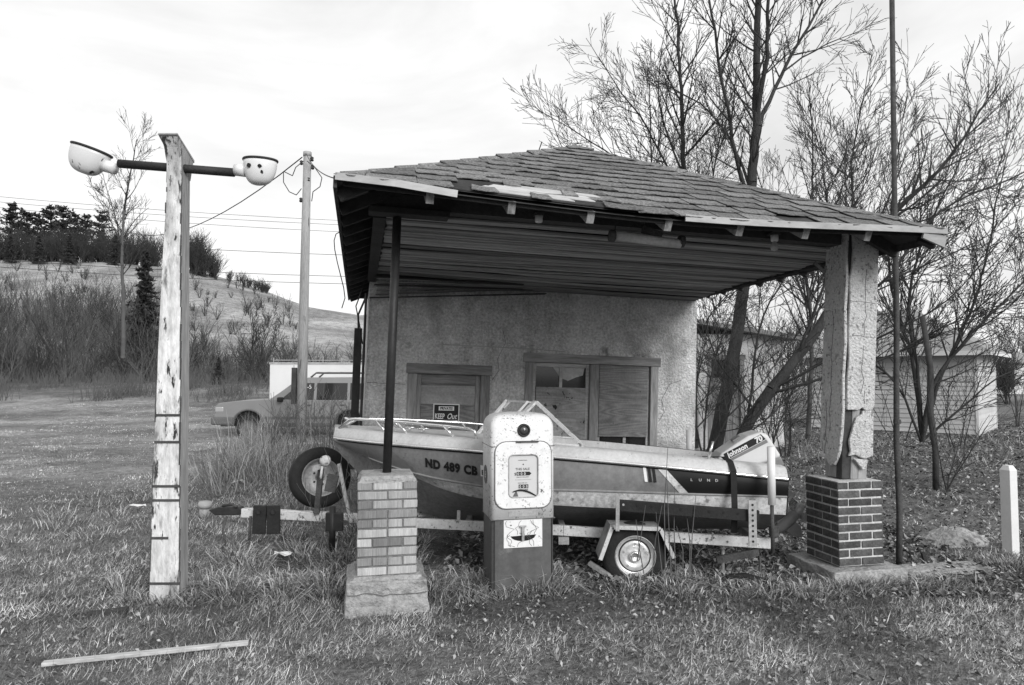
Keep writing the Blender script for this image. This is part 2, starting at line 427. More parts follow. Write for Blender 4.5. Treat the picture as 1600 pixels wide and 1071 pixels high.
def guided(S, rg, pts, r0, r1, lvl, every=.35, blen=1.6, ang=(25, 55), up=.1, start=.15, rmin=.0050, dens=2.8, side=None):
    """limb along given points (smoothed), with procedural side limbs"""
    pts = [Vector(q) for q in pts]; sm = []
    for i in range(len(pts) - 1):
        a = pts[max(i - 1, 0)]; b = pts[i]; c = pts[i + 1]; e_ = pts[min(i + 2, len(pts) - 1)]
        m = max(2, int((c - b).length / .28))
        for k in range(m):
            t = k / m
            sm.append(.5 * ((2 * b) + (c - a) * t + (2 * a - 5 * b + 4 * c - e_) * t * t + (-a + 3 * b - 3 * c + e_) * t ** 3))
    sm.append(pts[-1]); n = len(sm); acc = 0
    sm = [q + Vector((rg.gauss(0, 1), rg.gauss(0, 1), rg.gauss(0, .5))) * .012 for q in sm]
    for i in range(n - 1):
        t = i / (n - 1); ra = r0 + (r1 - r0) * t; rb = r0 + (r1 - r0) * (i + 1) / (n - 1)
        S.append((tuple(sm[i]), tuple(sm[i + 1]), ra, rb))
        acc = acc + (sm[i + 1] - sm[i]).length if t > start else rg.uniform(-.3, .3)
        while t > start and acc > every * .62:
            acc -= every * .62 * rg.uniform(.6, 1.4)
            d = (sm[i + 1] - sm[i]).normalized()
            ax = Matrix.Rotation(rg.uniform(0, 6.283), 3, d) @ d.orthogonal().normalized()
            dd = Matrix.Rotation(R(rg.uniform(*ang)), 3, ax) @ d
            grow(S, rg, sm[i], dd, blen * 1.35 * rg.uniform(.5, 1.15) * (1 - .4 * t), min(ra * .55, .015 * blen), lvl, up + .03, .035, (18, 42), dens, .78, rmin)
    return sm

def split_tree(name, segs, loc, label, group, mat='bark', thr=.03, cat='tree', twmat='twig'):
    loc = Vector(loc); rt = empty(name, loc, label=label, cat=cat, group=group)
    sh = [((a[0] - loc.x, a[1] - loc.y, a[2] - loc.z), (b[0] - loc.x, b[1] - loc.y, b[2] - loc.z), c, d) for a, b, c, d in segs]
    big = [q for q in sh if q[2] >= thr]; small = [q for q in sh if q[2] < thr]
    if big: link('trunk', segs_mesh('trunk', big), mat, rt)
    if small: link('crown', segs_mesh('crown', small), twmat, rt)
    return rt

# ------------------------------------------------------------------ trees behind the station
rg = random.Random(3)
def P3(*q): return [pt(*a) for a in q]
S = []
guided(S, rg, P3((1112, 720, 14), (1128, 640, 14), (1146, 560, 14.1), (1160, 460, 14.2), (1172, 330, 14.2), (1181, 200, 14.3), (1183, 60, 14.4), (1186, -120, 14.4), (1190, -260, 14.4)), .145, .03, 2, .42, 1.5, start=.42, up=.06)
guided(S, rg, P3((1172, 330, 14.2), (1150, 240, 13.9), (1128, 120, 13.7), (1112, 20, 13.5), (1090, -120, 13.4)), .05, .012, 2, .30, 1.2, up=.05)
guided(S, rg, P3((1180, 210, 14.3), (1210, 140, 14.6), (1245, 70, 14.9), (1280, 10, 15.1), (1330, -90, 15.3)), .05, .012, 2, .30, 1.2, up=.05)
guided(S, rg, P3((1225, 110, 14.7), (1290, 70, 14.9), (1365, 42, 15.0)), .022, .005, 1, .2, .7, up=.02)
guided(S, rg, P3((1181, 190, 14.3), (1198, 90, 14.0), (1201, -30, 13.8), (1205, -200, 13.7)), .055, .014, 2, .3, 1.1, up=.05)
guided(S, rg, P3((1176, 300, 14.2), (1130, 200, 14.6), (1075, 150, 14.9), (1010, 125, 15.2)), .035, .008, 2, .3, 1.0, up=.05)
split_tree('bare_tree', S, pt(1112, 720, 14), 'tallest bare tree behind the hip roof, trunk forking above the ridge', 'bare trees behind the station')
S = []
guided(S, rg, P3((1085, 700, 15.5), (1078, 520, 15.5), (1074, 400, 15.5), (1070, 290, 15.5), (1066, 180, 15.5), (1060, 60, 15.5), (1050, -60, 15.5)), .10, .02, 2, .32, 1.6, start=.3, up=.06)
guided(S, rg, P3((1072, 320, 15.5), (1010, 200, 15.8), (960, 130, 16), (915, 60, 16.2)), .032, .006, 2, .28, 1.0, up=.04)
guided(S, rg, P3((1072, 340, 15.5), (980, 260, 15.2), (890, 200, 15), (820, 160, 15)), .030, .005, 2, .28, .9, up=.06)
guided(S, rg, P3((1073, 360, 15.5), (960, 300, 15.2), (880, 235, 15), (850, 130, 15)), .026, .005, 1, .25, .9, up=.06)
guided(S, rg, P3((1070, 280, 15.5), (1030, 160, 15.8), (1040, 40, 16)), .03, .006, 2, .28, .9, up=.06)
guided(S, rg, P3((1080, 420, 15.5), (1110, 300, 15.8), (1130, 180, 16), (1140, 90, 16)), .03, .006, 2, .28, 1.0, up=.06)
split_tree('bare_tree', S, pt(1085, 700, 15.5), 'bare tree behind the roof ridge, its limbs spreading widest to the left', 'bare trees behind the station')
S = []
guided(S, rg, P3((1150, 705, 13), (1172, 655, 13), (1205, 610, 13), (1245, 560, 13.1), (1290, 495, 13.2), (1340, 400, 13.5), (1400, 330, 13.9), (1480, 250, 14.2), (1560, 130, 14.4)), .115, .010, 2, .26, 1.5, start=.3, up=.08)
guided(S, rg, P3((1290, 495, 13.2), (1380, 440, 13), (1470, 330, 12.8), (1600, 270, 12.6), (1700, 200, 12.5)), .035, .006, 2, .25, 1.2, up=.08)
guided(S, rg, P3((1340, 400, 13.5), (1330, 280, 13.8), (1345, 170, 14), (1365, 70, 14)), .03, .005, 2, .25, 1.0, up=.08)
guided(S, rg, P3((1245, 560, 13.1), (1300, 400, 12.7), (1290, 300, 12.6), (1280, 200, 12.5)), .035, .006, 2, .25, 1.1, up=.08)
guided(S, rg, P3((1205, 610, 13), (1300, 560, 12.4), (1390, 520, 12.0), (1480, 470, 11.8), (1560, 380, 11.7)), .03, .006, 2, .25, 1.0, up=.05)
guided(S, rg, P3((1180, 640, 13), (1120, 560, 12.6), (1105, 500, 12.4), (1160, 440, 12.3)), .025, .005, 2, .25, .8, up=.02)
guided(S, rg, P3((1380, 440, 13), (1480, 400, 12.8), (1620, 330, 12.6)), .02, .004, 2, .25, 1.0, up=.08)
guided(S, rg, P3((1200, 615, 13), (1260, 600, 12.6), (1380, 560, 12.2), (1500, 500, 12), (1620, 470, 12)), .03, .004, 2, .25, 1.1, up=.03)
guided(S, rg, P3((1172, 655, 13), (1185, 520, 12.8), (1230, 430, 12.6), (1300, 350, 12.4)), .03, .005, 2, .25, 1.0, up=.05)
split_tree('bare_tree', S, pt(1150, 705, 13), 'leaning bare tree whose thick trunk slants up to the right behind the pillar', 'bare trees behind the station')
S = []
for k, q in enumerate([((1440, 690, 14.5), (1435, 590, 14.4), (1420, 480, 14.3), (1440, 380, 14.1), (1500, 250, 14), (1530, 150, 14)),
          ((1440, 690, 14.5), (1460, 600, 14.2), (1520, 520, 14), (1600, 440, 14), (1680, 340, 14)),
          ((1440, 690, 14.5), (1425, 560, 14.7), (1390, 430, 15), (1400, 260, 15.2), (1420, 140, 15.3)),
          ((1440, 690, 14.5), (1475, 580, 14.8), (1530, 450, 15), (1560, 300, 15.2), (1590, 190, 15.2)),
          ((1440, 690, 14.5), (1400, 600, 14.2), (1340, 540, 14), (1290, 430, 13.8)),
          ((1440, 690, 14.5), (1500, 640, 14.2), (1560, 590, 14), (1640, 560, 14))]):
    guided(S, rg, P3(*q), .045 if k < 4 else .03, .006, 2, .26, 1.3, start=.2, up=.08, ang=(20, 50))
split_tree('bare_tree', S, pt(1440, 690, 14.5), 'many-stemmed bare tree fanning out to the right behind the thin metal pole', 'bare trees behind the station')
S = []
for k, q in enumerate([((1100, 720, 12.6), (1105, 620, 12.5), (1125, 540, 12.4), (1150, 470, 12.4), (1170, 400, 12.6)),
          ((1100, 720, 12.6), (1085, 640, 12.3), (1095, 570, 12.2), (1110, 480, 12.2)),
          ((1100, 720, 12.6), (1140, 650, 12.4), (1190, 600, 12.3), (1240, 520, 12.2)),
          ((1100, 720, 12.6), (1150, 690, 12.2), (1215, 640, 12.0), (1260, 560, 12))]):
    guided(S, rg, P3(*q), .022, .004, 2, .22, .9, start=.15, up=.02, ang=(30, 70))
split_tree('bare_shrub', S, pt(1100, 720, 12.6), 'tangled bare shrub growing against the right corner of the stucco wall', None, cat='shrub', thr=.03)
for bx_, Yd_, lab_ in ((1262, 18.5, 'thin bare tree beyond the leaning one, filling the gap behind the roof corner'), (1010, 19.0, 'thin bare tree farthest back, showing above the roof apex')):
    S = []; h_ = {1262: 150, 1365: 120, 1010: 130, 1545: 190}[bx_]
    guided(S, rg, P3((bx_, 690, Yd_), (bx_ + 6, 520, Yd_), (bx_ - 4, 400, Yd_), (bx_ + 8, 280, Yd_), (bx_ + 4, h_, Yd_)), .07, .012, 2, .34, 1.9, start=.22, up=.06, ang=(25, 55))
    for dx_ in (-95, 70, 115): guided(S, rg, P3((bx_, 480, Yd_), (bx_ + dx_ * .45, 370, Yd_ + .3), (bx_ + dx_ * .8, 280, Yd_ + .5), (bx_ + dx_, h_ + 50, Yd_ + .6)), .035, .007, 2, .30, 1.4, start=.1, up=.06)
    split_tree('bare_tree', S, pt(bx_, 690, Yd_), lab_, 'bare trees behind the station', mat='bark_far', thr=.03)
# thin brush between the station and the garage, and the far tree line
def shrub(S, rg, base, h, n, spread, lvl=2, r=.02, dens=5.0):
    for k in range(n):
        a = rg.uniform(0, 6.283); s_ = rg.uniform(.05, spread)
        d = Vector((math.cos(a) * s_, math.sin(a) * s_, 1))
        grow(S, rg, Vector(base) + Vector((math.cos(a), math.sin(a), 0)) * .12 * h * rg.random() * spread, d, h * rg.uniform(.6, 1.0), r, lvl, .05, .12, (18, 50), dens, .6, r * .28)
for (x, Yd, h, n, lab) in [(1190, 13.4, 2.6, 9, 'tangle of bare suckers between the two trunks behind the boat motor'), (1225, 15.0, 3.4, 9, 'bare thicket left of the pillar in front of the shed corner'), (1300, 19, 4.2, 7, 'bare shrub showing left of the stucco pillar, beyond the leaning trunk'), (1405, 17.5, 3.0, 6, 'bare shrub in front of the garage wall, just right of the pillar'),
                      (1495, 16.5, 2.6, 6, 'bare shrub in front of the right half of the garage wall'), (1590, 24, 4.5, 7, 'bare shrub beyond the garage corner at the right edge of the photo'),
                      (1250, 22, 5.0, 7, 'bare shrub behind the small white shed')]:
    S = []; q = pt(x, 640, Yd); b = Vector((q.x, q.y, g1(q.x, q.y)))
    shrub(S, rg, b, h, n - 2, .6, 2, .014, 3.5)
    split_tree('bare_shrub', S, b, lab, 'bare shrubs around the garage', cat='shrub', mat='bark_far', thr=.05)
S = []
for k in range(46):
    x = rg.uniform(10, 95); y = rg.uniform(62, 90)
    if 800 + 1090 * x / y < 1080: continue
    shrub(S, rg, (x, y, g1(x, y)), rg.uniform(5, 9.5), 4, .35, 2, .06, 4.0)
tag(link('far_tree_line', segs_mesh('tl', S), 'bark_far'), 'far line of bare trees along the horizon behind the garage', 'trees', kind='stuff')

# ------------------------------------------------------------------ conifers
def conifer(rg, base, h, w, kind='spruce', dense=1.0):
    qs = (.042 if kind == 'pine' else .055) if dense < 1.2 else .034
    """needle triangles on drooping whorled boughs; returns (trunk segs, verts, tris)"""
    T = [((base[0], base[1], base[2]), (base[0], base[1], base[2] + h * .97), .018 * h, .004 * h)]
    vs = []
    lev = int(16 * dense) + 6
    for i in range(lev):
        t = (i + rg.random() * .6) / lev
        if kind == 'pine' and t < .3: continue
        z = base[2] + h * (.06 + .93 * t)
        rad = w * ((1 - t) ** .8 if kind == 'spruce' else (math.sin(math.pi * min(1, (t - .2) * 1.15)) * .85 + .15)) * (rg.uniform(.75, 1.15) if dense < 1.2 else rg.uniform(.35, 1.15))
        nb = int(7 + 5 * (1 - t))
        for k in range(nb):
            a = rg.uniform(0, 6.283); rl = rad * rg.uniform(.55, 1.1) * (1 + (.35 * math.sin(a * 2 + i * .9) if dense > 1.2 else 0))
            dr = -.18 if kind == 'spruce' else rg.uniform(.05, .6)
            tip = Vector((math.cos(a) * rl, math.sin(a) * rl, dr * rl + .12 * h / lev))
            o_ = Vector((base[0], base[1], z))
            T.append((tuple(o_), tuple(o_ + tip), .004 * h * (1 - t * .6), .001 * h))
            m = int(9 * dense) + 3
            for j in range(m):
                s_ = (j + 1) / m
                c = o_ + tip * s_
                q = qs * h * rg.uniform(.6, 1.2) * (1.1 if kind == 'pine' else .9)
                for _ in range(2):
                    d1 = Vector((rg.gauss(0, 1), rg.gauss(0, 1), rg.gauss(.3, .7))).normalized() * q
                    d2 = Vector((rg.gauss(0, 1), rg.gauss(0, 1), rg.gauss(0, .7))).normalized() * q * .35
                    vs += [c - d2, c + d2, c + d1]
    return T, vs
def place_conifer(name, base, h, w, kind, label, group, dense=1.0):
    T, vs = conifer(rg, (0, 0, 0), h, w, kind, dense)
    rt = empty(name, base, label=label, cat='tree', group=group)
    link('trunk', segs_mesh('trunk', T), 'bark_far', rt)
    n = len(vs) // 3
    link('crown', arr_mesh('crown', np.array([tuple(v) for v in vs]), [np.arange(3 * n).reshape(-1, 3)]), 'needles', rt)
def on_ground(x, Yd):
    X_ = (x - 800) / 1090.0 * Yd; return Vector((X_, Yd, g1(X_, Yd) - .05))
for i, (x, ytop, Yd, lab) in enumerate([(12, 318, 132, 'pine on the hill crest at the left edge of the photo'), (34, 330, 138, 'second ridge pine from the left edge, a little lower'),
        (72, 322, 135, 'third ridge pine from the left edge, standing taller'), (92, 321, 131, 'fourth ridge pine from the left edge, tall and full'),
        (110, 334, 134, 'fifth ridge pine from the left edge, lower than its neighbours'), (128, 337, 136, 'sixth ridge pine from the left edge, thin top'),
        (153, 330, 128, 'broad ridge pine just left of the slender bare tree'), (52, 334, 137, 'small ridge pine between the second and the third tall pine'), (-40, 316, 134, 'ridge pine left of the photo edge')]):
    b = on_ground(x, Yd); z = pt(x, ytop, Yd).z
    if x < 0: continue
    place_conifer('pine_tree', b, z - b.z, (z - b.z) * .17, 'pine', lab, 'pines along the hill crest', .8)
for i, (x, ytop, ybot, Yd, lab) in enumerate([(10, 368, 413, 112, 'small dark spruce in the field row, leftmost'), (55, 368, 413, 112, 'small dark spruce in the field row, middle one'),
        (103, 366, 413, 112, 'small dark spruce in the field row, rightmost'), (176, 368, 412, 113, 'dark spruce on the crest right behind the slender bare tree')]):
    b = on_ground(x, Yd); z = pt(x, ytop, Yd).z
    place_conifer('spruce_tree', b, max(3.0, z - b.z), max(3.0, z - b.z) * .34, 'spruce', lab, 'small spruces in a row on the hill')
b = on_ground(224, 52); place_conifer('spruce_tree', b, pt(222, 392, 52).z - b.z, 2.5, 'spruce', 'large dark spruce in the brush just left of the lamp post', None, 1.9)
b = on_ground(342, 42); place_conifer('spruce_tree', b, 1.7, .55, 'spruce', 'tiny young spruce in the brush right of the lamp post', None)

# slender bare tree left of the lamp post
S = []
guided(S, rg, P3((192, 560, 38), (193, 480, 38), (191, 400, 38), (194, 330, 38), (206, 260, 38), (214, 218, 38)), .12, .02, 2, .55, 2.0, start=.3, up=.12, rmin=.008)
guided(S, rg, P3((192, 400, 38), (180, 340, 38.2), (168, 300, 38.5), (160, 270, 38.6)), .045, .012, 2, .5, 1.3, up=.1, rmin=.008)
guided(S, rg, P3((194, 370, 38), (210, 345, 38), (232, 325, 38)), .035, .01, 1, .5, 1.0, up=.1, rmin=.008)
guided(S, rg, P3((193, 390, 38), (165, 330, 37.5), (148, 300, 37.2)), .035, .01, 2, .5, 1.0, up=.1, rmin=.008)
split_tree('bare_tree', S, pt(192, 560, 38), 'slender bare tree rising above the brush left of the lamp post', None, mat='bark_far', thr=.04)
# small bare tree right of lamp post (on the slope)
S = []; b = on_ground(400, 42); shrub(S, rg, b, 5.2, 4, .4, 2, .04, 5.5)
split_tree('bare_tree', S, b, 'small bare tree on the slope between the lamp post and the utility pole', None, mat='bark_far', thr=.05)

# brush at the foot of the hill and on the crest: a mass nobody could count
S = []
for k in range(560):
    if k == 300: S_a = S; S = []
    x = rg.uniform(-160, 620); Yd = rg.uniform(43, 80)
    if x > 320 and Yd > 58: continue
    b = on_ground(x, Yd); h = rg.uniform(1.6, 4.4) * (1.35 if x < 250 else .85) * (1.0 if Yd > 47 else .7)
    shrub(S, rg, b, h, 4, .6, 1, .036, 6.0)
for k in range(120):
    x = rg.uniform(-160, 470); Yd = rg.uniform(70, 104); b = on_ground(x, Yd); shrub(S, rg, b, rg.uniform(.8, 2.6), 4, .6, 1, .035, 6.0)
tag(link('brush', segs_mesh('brush', S), 'twig'), 'dark leafless brush covering the foot of the hill', 'brush', kind='stuff')
tag(link('brush', segs_mesh('brush', S_a), 'twig_dry'), 'paler leafless brush mixed into the thicket at the foot of the hill', 'brush', kind='stuff')
S = []
for k in range(330):
    x = rg.uniform(-200, 245); Yd = rg.uniform(116, 128)
    b = on_ground(x, Yd); shrub(S, rg, b, rg.uniform(3.5, 7.0), 4, .45, 1, .05, 10.0)
for k in range(60):
    x = rg.uniform(262, 335); Yd = rg.uniform(106, 116); f_ = 1 - abs(x - 290) / 60
    b = on_ground(x, Yd); shrub(S, rg, b, 2.5 + 4.5 * max(0, f_), 4, .5, 1, .05, 10.0)
for k in range(26):
    x = rg.choice([rg.uniform(352, 398), rg.uniform(402, 418)]); Yd = rg.uniform(112, 118)
    b = on_ground(x, Yd); shrub(S, rg, b, rg.uniform(1.2, 2.2), 5, .6, 1, .04, 9.0)
tag(link('crest_brush', segs_mesh('brush2', S), 'twig'), 'grey leafless thicket along the crest of the hill', 'brush', kind='stuff')
# dry weeds in front of the brush
S = []
for k in range(2600):
    x = rg.uniform(-220, 640); Yd = rg.uniform(33, 50); b = on_ground(x, Yd); vq = float(vnoise(b.x * .5, b.y * .5, 61))
    if vq < .42 or (Yd < 38 and vq < .62): continue
    for _ in range(7):
        h = rg.uniform(.25, 1.3) * (vq + .2); d = Vector((rg.gauss(0, .3), rg.gauss(0, .3), 1)) * h
        c = b + Vector((rg.gauss(0, .3), rg.gauss(0, .3), 0)); S.append((tuple(c), tuple(c + d), .012, .005))
tag(link('dry_weeds', segs_mesh('weeds', S), 'twig_dry'), 'pale dry weeds along the far edge of the lawn', 'weeds', kind='stuff')
# ================================================================== the station building
TH, LE = R(12.4), R(1.8)
_u0, _v0 = .04, 9.0
OB = Vector((_u0 * math.cos(TH) - _v0 * math.sin(TH), _u0 * math.sin(TH) + _v0 * math.cos(TH), 0))
RZ = Matrix.Rotation(TH, 3, 'Z')
def uv(U, Vv, z=0): return OB + RZ @ Vector((U, Vv, z))           # upright frame of the station -> world
st = empty('gas_station', OB, (0, LE, TH), 'abandoned stucco gas station with a sagging hip roof reaching over the forecourt', 'building')

# walls --------------------------------------------------------------
def holed_wall(mb, us, zs, holes, v, depth):
    us = sorted(set(us)); zs = sorted(set(zs))
    inside = lambda a, b: any(h[0] < a < h[1] and h[2] < b < h[3] for h in holes)
    for i in range(len(us) - 1):
        for j in range(len(zs) - 1):
            if inside((us[i] + us[i + 1]) / 2, (zs[j] + zs[j + 1]) / 2): continue
            mb.add([(us[i], v, zs[j]), (us[i + 1], v, zs[j]), (us[i + 1], v, zs[j + 1]), (us[i], v, zs[j + 1])], [(0, 1, 2, 3)])
    for a, b, c, d in holes:
        mb.add([(a, v, c), (b, v, c), (b, v, d), (a, v, d), (a, v + depth, c), (b, v + depth, c), (b, v + depth, d), (a, v + depth, d)],
               [(0, 1, 5, 4), (1, 2, 6, 5), (2, 3, 7, 6), (3, 0, 4, 7)])
WT, WR = 2.95, 4.52
door_h, win_h = (.52, 1.59, -.1, 1.88), (2.06, 3.95, .55, 2.07)
mb = MB()
holed_wall(mb, [0, WR, .52, 1.59, 2.06, 3.95], [-.3, -.1, .55, 1.88, 2.07, WT], [door_h, win_h], 0, .16)
mb.add([(0, 0, -.3), (0, 0, WT), (0, 2.6, WT), (0, 2.6, -.3)], [(0, 1, 2, 3)])
mb.add([(WR, 0, -.3), (WR, 2.6, -.3), (WR, 2.6, WT), (WR, 0, WT)], [(0, 1, 2, 3)])
mb.add([(0, 2.6, -.3), (0, 2.6, WT), (WR, 2.6, WT), (WR, 2.6, -.3)], [(0, 1, 2, 3)])
wall = link('wall', (lambda me: (me.from_pydata(mb.v, [], mb.f), me)[1])(bpy.data.meshes.new('wall')), 'stucco', st)
mb = MB().tube([(.9, -.004, 2.14), (1.6, -.004, 2.135), (2.1, -.004, 2.13), (2.6, -.004, 2.11)], .006, 5)
mb.build('crack', 'pale_wood', wall)
for cpts in ([(.02, 1.62), (.10, 1.625), (.2, 1.615), (.33, 1.622), (.5, 1.61)], [(1.62, 1.7), (1.7, 1.83), (1.68, 1.98), (1.78, 2.2), (1.74, 2.36)], [(3.97, 1.2), (4.05, 1.33), (4.02, 1.5), (4.12, 1.72), (4.3, 1.78)], [(1.61, .9), (1.72, .98), (1.8, .95), (2.0, 1.02)]):
    MB().tube([(a_ + rnd.gauss(0, .006), -.001, b_) for a_, b_ in cpts], .0035, 4).build('crack', 'ink_soft', wall)
# door ---------------------------------------------------------------
door = empty('door', (0, 0, 0)); door.parent = st
for a, b in ((.52, .64), (1.47, 1.59)):
    MB().box(a, b, -.02, .10, -.1, 1.755).build('jamb', 'old_wood', door, bevel=.006)
MB().box(.50, 1.61, -.03, .10, 1.757, 1.885).build('lintel', 'old_wood_h', door, bevel=.006)
for a, b in ((.642, .70), (1.41, 1.468)):
    MB().box(a, b, .04, .09, -.1, 1.755).build('stile', 'old_wood', door, bevel=.004)
MB().box(.702, 1.408, .04, .09, 1.63, 1.755).build('rail', 'old_wood_h', door, bevel=.004)
MB().box(.702, 1.408, .06, .09, 1.352, 1.628).build('upper_panel', 'door_panel', door)
MB().box(.702, 1.408, .035, .09, -.1, 1.35).build('lower_panel', 'plywood', door, bevel=.003)
for z, q in ((1.62, 0), (1.36, 0)):
    MB().box(.702, 1.408, .05, .059, z - .008, z + .008).build('panel_moulding', 'old_wood_h', door)
# window -------------------------------------------------------------
win = empty('window', (0, 0, 0)); win.parent = st
fr = MB().box(2.03, 3.98, -.03, .09, 1.955, 2.075).build('head_board', 'old_wood_h', win, bevel=.006)
for a, b in ((2.06, 2.17), (2.965, 3.09), (3.84, 3.95)):
    MB().box(a, b, -.02, .09, .56, 1.953).build('jamb', 'old_wood', win, bevel=.006)
MB().box(2.0, 4.0, -.05, .09, .50, .558).build('sill', 'old_wood_h', win, bevel=.006)
# left sash: panes above, plywood below
for a, b in ((2.172, 2.215), (2.92, 2.963)):
    MB().box(a, b, .03, .08, .56, 1.953).build('sash', 'pale_wood', win, bevel=.003)
MB().box(2.217, 2.918, .03, .08, 1.90, 1.953).build('sash', 'pale_wood', win, bevel=.003)
MB().box(2.545, 2.585, .035, .075, 1.60, 1.898).build('muntin', 'pale_wood', win)
for a, b in ((2.217, 2.543), (2.587, 2.918)):
    MB().box(a, b, .060, .064, 1.60, 1.898).build('pane', 'pane', win)
cu = MB(); cu.add([(2.46, .055, 1.897), (2.90, .055, 1.897), (2.88, .055, 1.80), (2.78, .055, 1.77), (2.67, .055, 1.72), (2.56, .055, 1.76)], [(0, 1, 2, 3, 4, 5)])
cu.build('torn_curtain', 'curtain', win)
MB().box(2.22, 2.915, .015, .029, .57, 1.63).build('plywood_sheet', 'plywood_pale', win)
# right sash: plywood above, panes below
for a, b in ((3.092, 3.13), (3.80, 3.838)):
    MB().box(a, b, .03, .08, .56, 1.953).build('sash', 'pale_wood', win, bevel=.003)
MB().box(3.47, 3.51, .035, .075, .56, 1.0).build('muntin', 'pale_wood', win)
for a, b in ((3.132, 3.468), (3.512, 3.798)):
    MB().box(a, b, .060, .064, .56, 1.0).build('pane', 'pane', win)
MB().box(3.10, 3.80, -.004, .026, .985, 1.95).build('plywood_sheet', 'plywood', win)
# things hung on the wall's left edge
mtb = MB().box(-.17, -.07, .25, .38, .5, 2.32); mtb.tube([(-.04, -.02, .3), (-.04, -.02, 2.75)], .018, 8)
mtb.tube([(-.12, .33, 2.32), (-.13, .33, 2.5), (-.05, .2, 2.7)], .015, 6)
mtb.build('meter_pipe', 'steel_dark', st, bevel=.01)

# roof ---------------------------------------------------------------
U0, U1, VF, VB, ZE = -.30, 4.50, -4.25, 2.87, 3.02
RU, RVF, RVB, ZR = 2.13, -1.80, .45, 4.27
def sag(U, V): 
    t = (U - U0) / (U1 - U0); k = max(0, min(1, (RVF - V) / (RVF - VF)))
    return -.055 * math.sin(math.pi * max(0, min(1, t))) * k + .012 * math.sin(7 * t + 1) * k
roof = empty('roof'); roof.parent = st
def zfront(V): return ZE + (ZR - ZE) * (V - VF) / (RVF - VF)
# deck (sheathing) as a closed shell: front slope gridded for the sag, other slopes plain
mb = MB(); n = 24; m = 10; top = {}; 
for th, dz in (('t', 0.0), ('b', -.03)):
    base = len(mb.v)
    for j in range(m + 1):
        t = j / m
        for i in range(n + 1):
            s_ = i / n; U = (U0 + (RU - U0) * t) * (1 - s_) + (U1 + (RU - U1) * t) * s_; Vv = VF + (RVF - VF) * t
            mb.v.append((U, Vv, zfront(Vv) + sag(U, Vv) + dz))
    for j in range(m):
        for i in range(n):
            a = base + j * (n + 1) + i; mb.f.append((a, a + 1, a + n + 2, a + n + 1))
for dz in (0.0, -.03):
    P = [(U0, VF, ZE + dz), (U0, VB, ZE + dz), (U1, VB, ZE + dz), (U1, VF, ZE + dz), (RU, RVF, ZR + dz), (RU, RVB, ZR + dz)]
    mb.add(P, [(0, 4, 5, 1), (1, 5, 2), (2, 5, 4, 3)])
mb.build('sheathing', 'sheath', roof)
# back and side slopes: shingle sheet
mb = MB(); dz = .012
mb.add([(U0 - .01, VF, ZE + dz), (U0 - .01, VB, ZE + dz), (U1 + .01, VB, ZE + dz), (U1 + .01, VF, ZE + dz), (RU, RVF, ZR + dz), (RU, RVB, ZR + dz)], [(0, 4, 5, 1), (1, 5, 2), (2, 5, 4, 3)])
mb.build('side_shingles', 'shingle', roof)
# front shingles one by one
slope = math.atan2(ZR - ZE, RVF - VF); SL = math.hypot(ZR - ZE, RVF - VF)
nc = 14; ex = SL / nc
def hip_lo(t): return U0 + (RU - U0) * t - .01
def hip_hi(t): return U1 + (RU - U1) * t + .01
for c in range(nc):
    ta = (c * ex - (.03 if c == 0 else 0)) / SL; tb = (c * ex + ex + .05) / SL; Vv = VF + (RVF - VF) * ta
    u = hip_lo(max(0, ta)) + (c % 2) * .16 - .16 + rnd.uniform(0, .06)
    while u < hip_hi(max(0, ta)):
        wd_ = rnd.choice((.30, .33, .33, .36, .25)); uc = u + wd_ / 2
        miss = (c == 0 and 0.62 < uc < 1.75) or (c == 1 and .70 < uc < 1.22) or (c == 1 and 1.45 < uc < 1.6) or (c == 0 and 3.06 < uc < 3.3)
        a0, b0 = max(u + .003, hip_lo(max(0, ta))), min(u + wd_ - .003, hip_hi(max(0, ta)))
        a1, b1 = max(u + .003, hip_lo(min(1, tb))), min(u + wd_ - .003, hip_hi(min(1, tb)))
        if b1 < a1: a1 = b1 = (max(a0, hip_lo(min(1, tb))) if uc < RU else min(b0, hip_hi(min(1, tb))))
        if not miss and b0 - a0 > .04:
            q = MB(); n_x = 6; vt = []; curl = rnd.uniform(.004, .011)
            for r_i in range(3):
                f_ = (0, .4, 1)[r_i]
                for i in range(n_x + 1):
                    e_ = i / n_x; U = (a0 + (b0 - a0) * e_) * (1 - f_) + (a1 + (b1 - a1) * e_) * f_
                    y = f_ * (tb - ta) * SL + (rnd.uniform(-.018, .012) if r_i == 0 else 0)
                    z = (curl + rnd.uniform(0, .006) if r_i == 0 else .005 if r_i == 1 else 0)
                    vt.append((U - uc, y, z))
            n1 = n_x + 1; vb = [(x, y, z - .006) for x, y, z in vt]; nv = len(vt)
            fs_ = [(r_i * n1 + i, r_i * n1 + i + 1, (r_i + 1) * n1 + i + 1, (r_i + 1) * n1 + i) for r_i in range(2) for i in range(n_x)]
            fs_ += [(nv + i, nv + i + 1, i + 1, i) for i in range(n_x)]
            fs_ += [(0, n1, nv + n1, nv), (n1, 2 * n1, nv + 2 * n1, nv + n1), (n_x, nv + n_x, nv + n1 + n_x, n1 + n_x), (n1 + n_x, nv + n1 + n_x, nv + 2 * n1 + n_x, 2 * n1 + n_x)]
            q.add(vt + vb, fs_); me = bpy.data.meshes.new('shingle'); me.from_pydata(q.v, [], q.f)
            o = link('shingle', me, 'shingle', roof)
            o.location = (uc, Vv, ZE + (ZR - ZE) * ta + sag(uc, Vv) + .012 + rnd.uniform(0, .003)); o.rotation_euler = (slope + R(rnd.uniform(-.2, .3)), 0, R(rnd.gauss(0, .25)))
        u += wd_
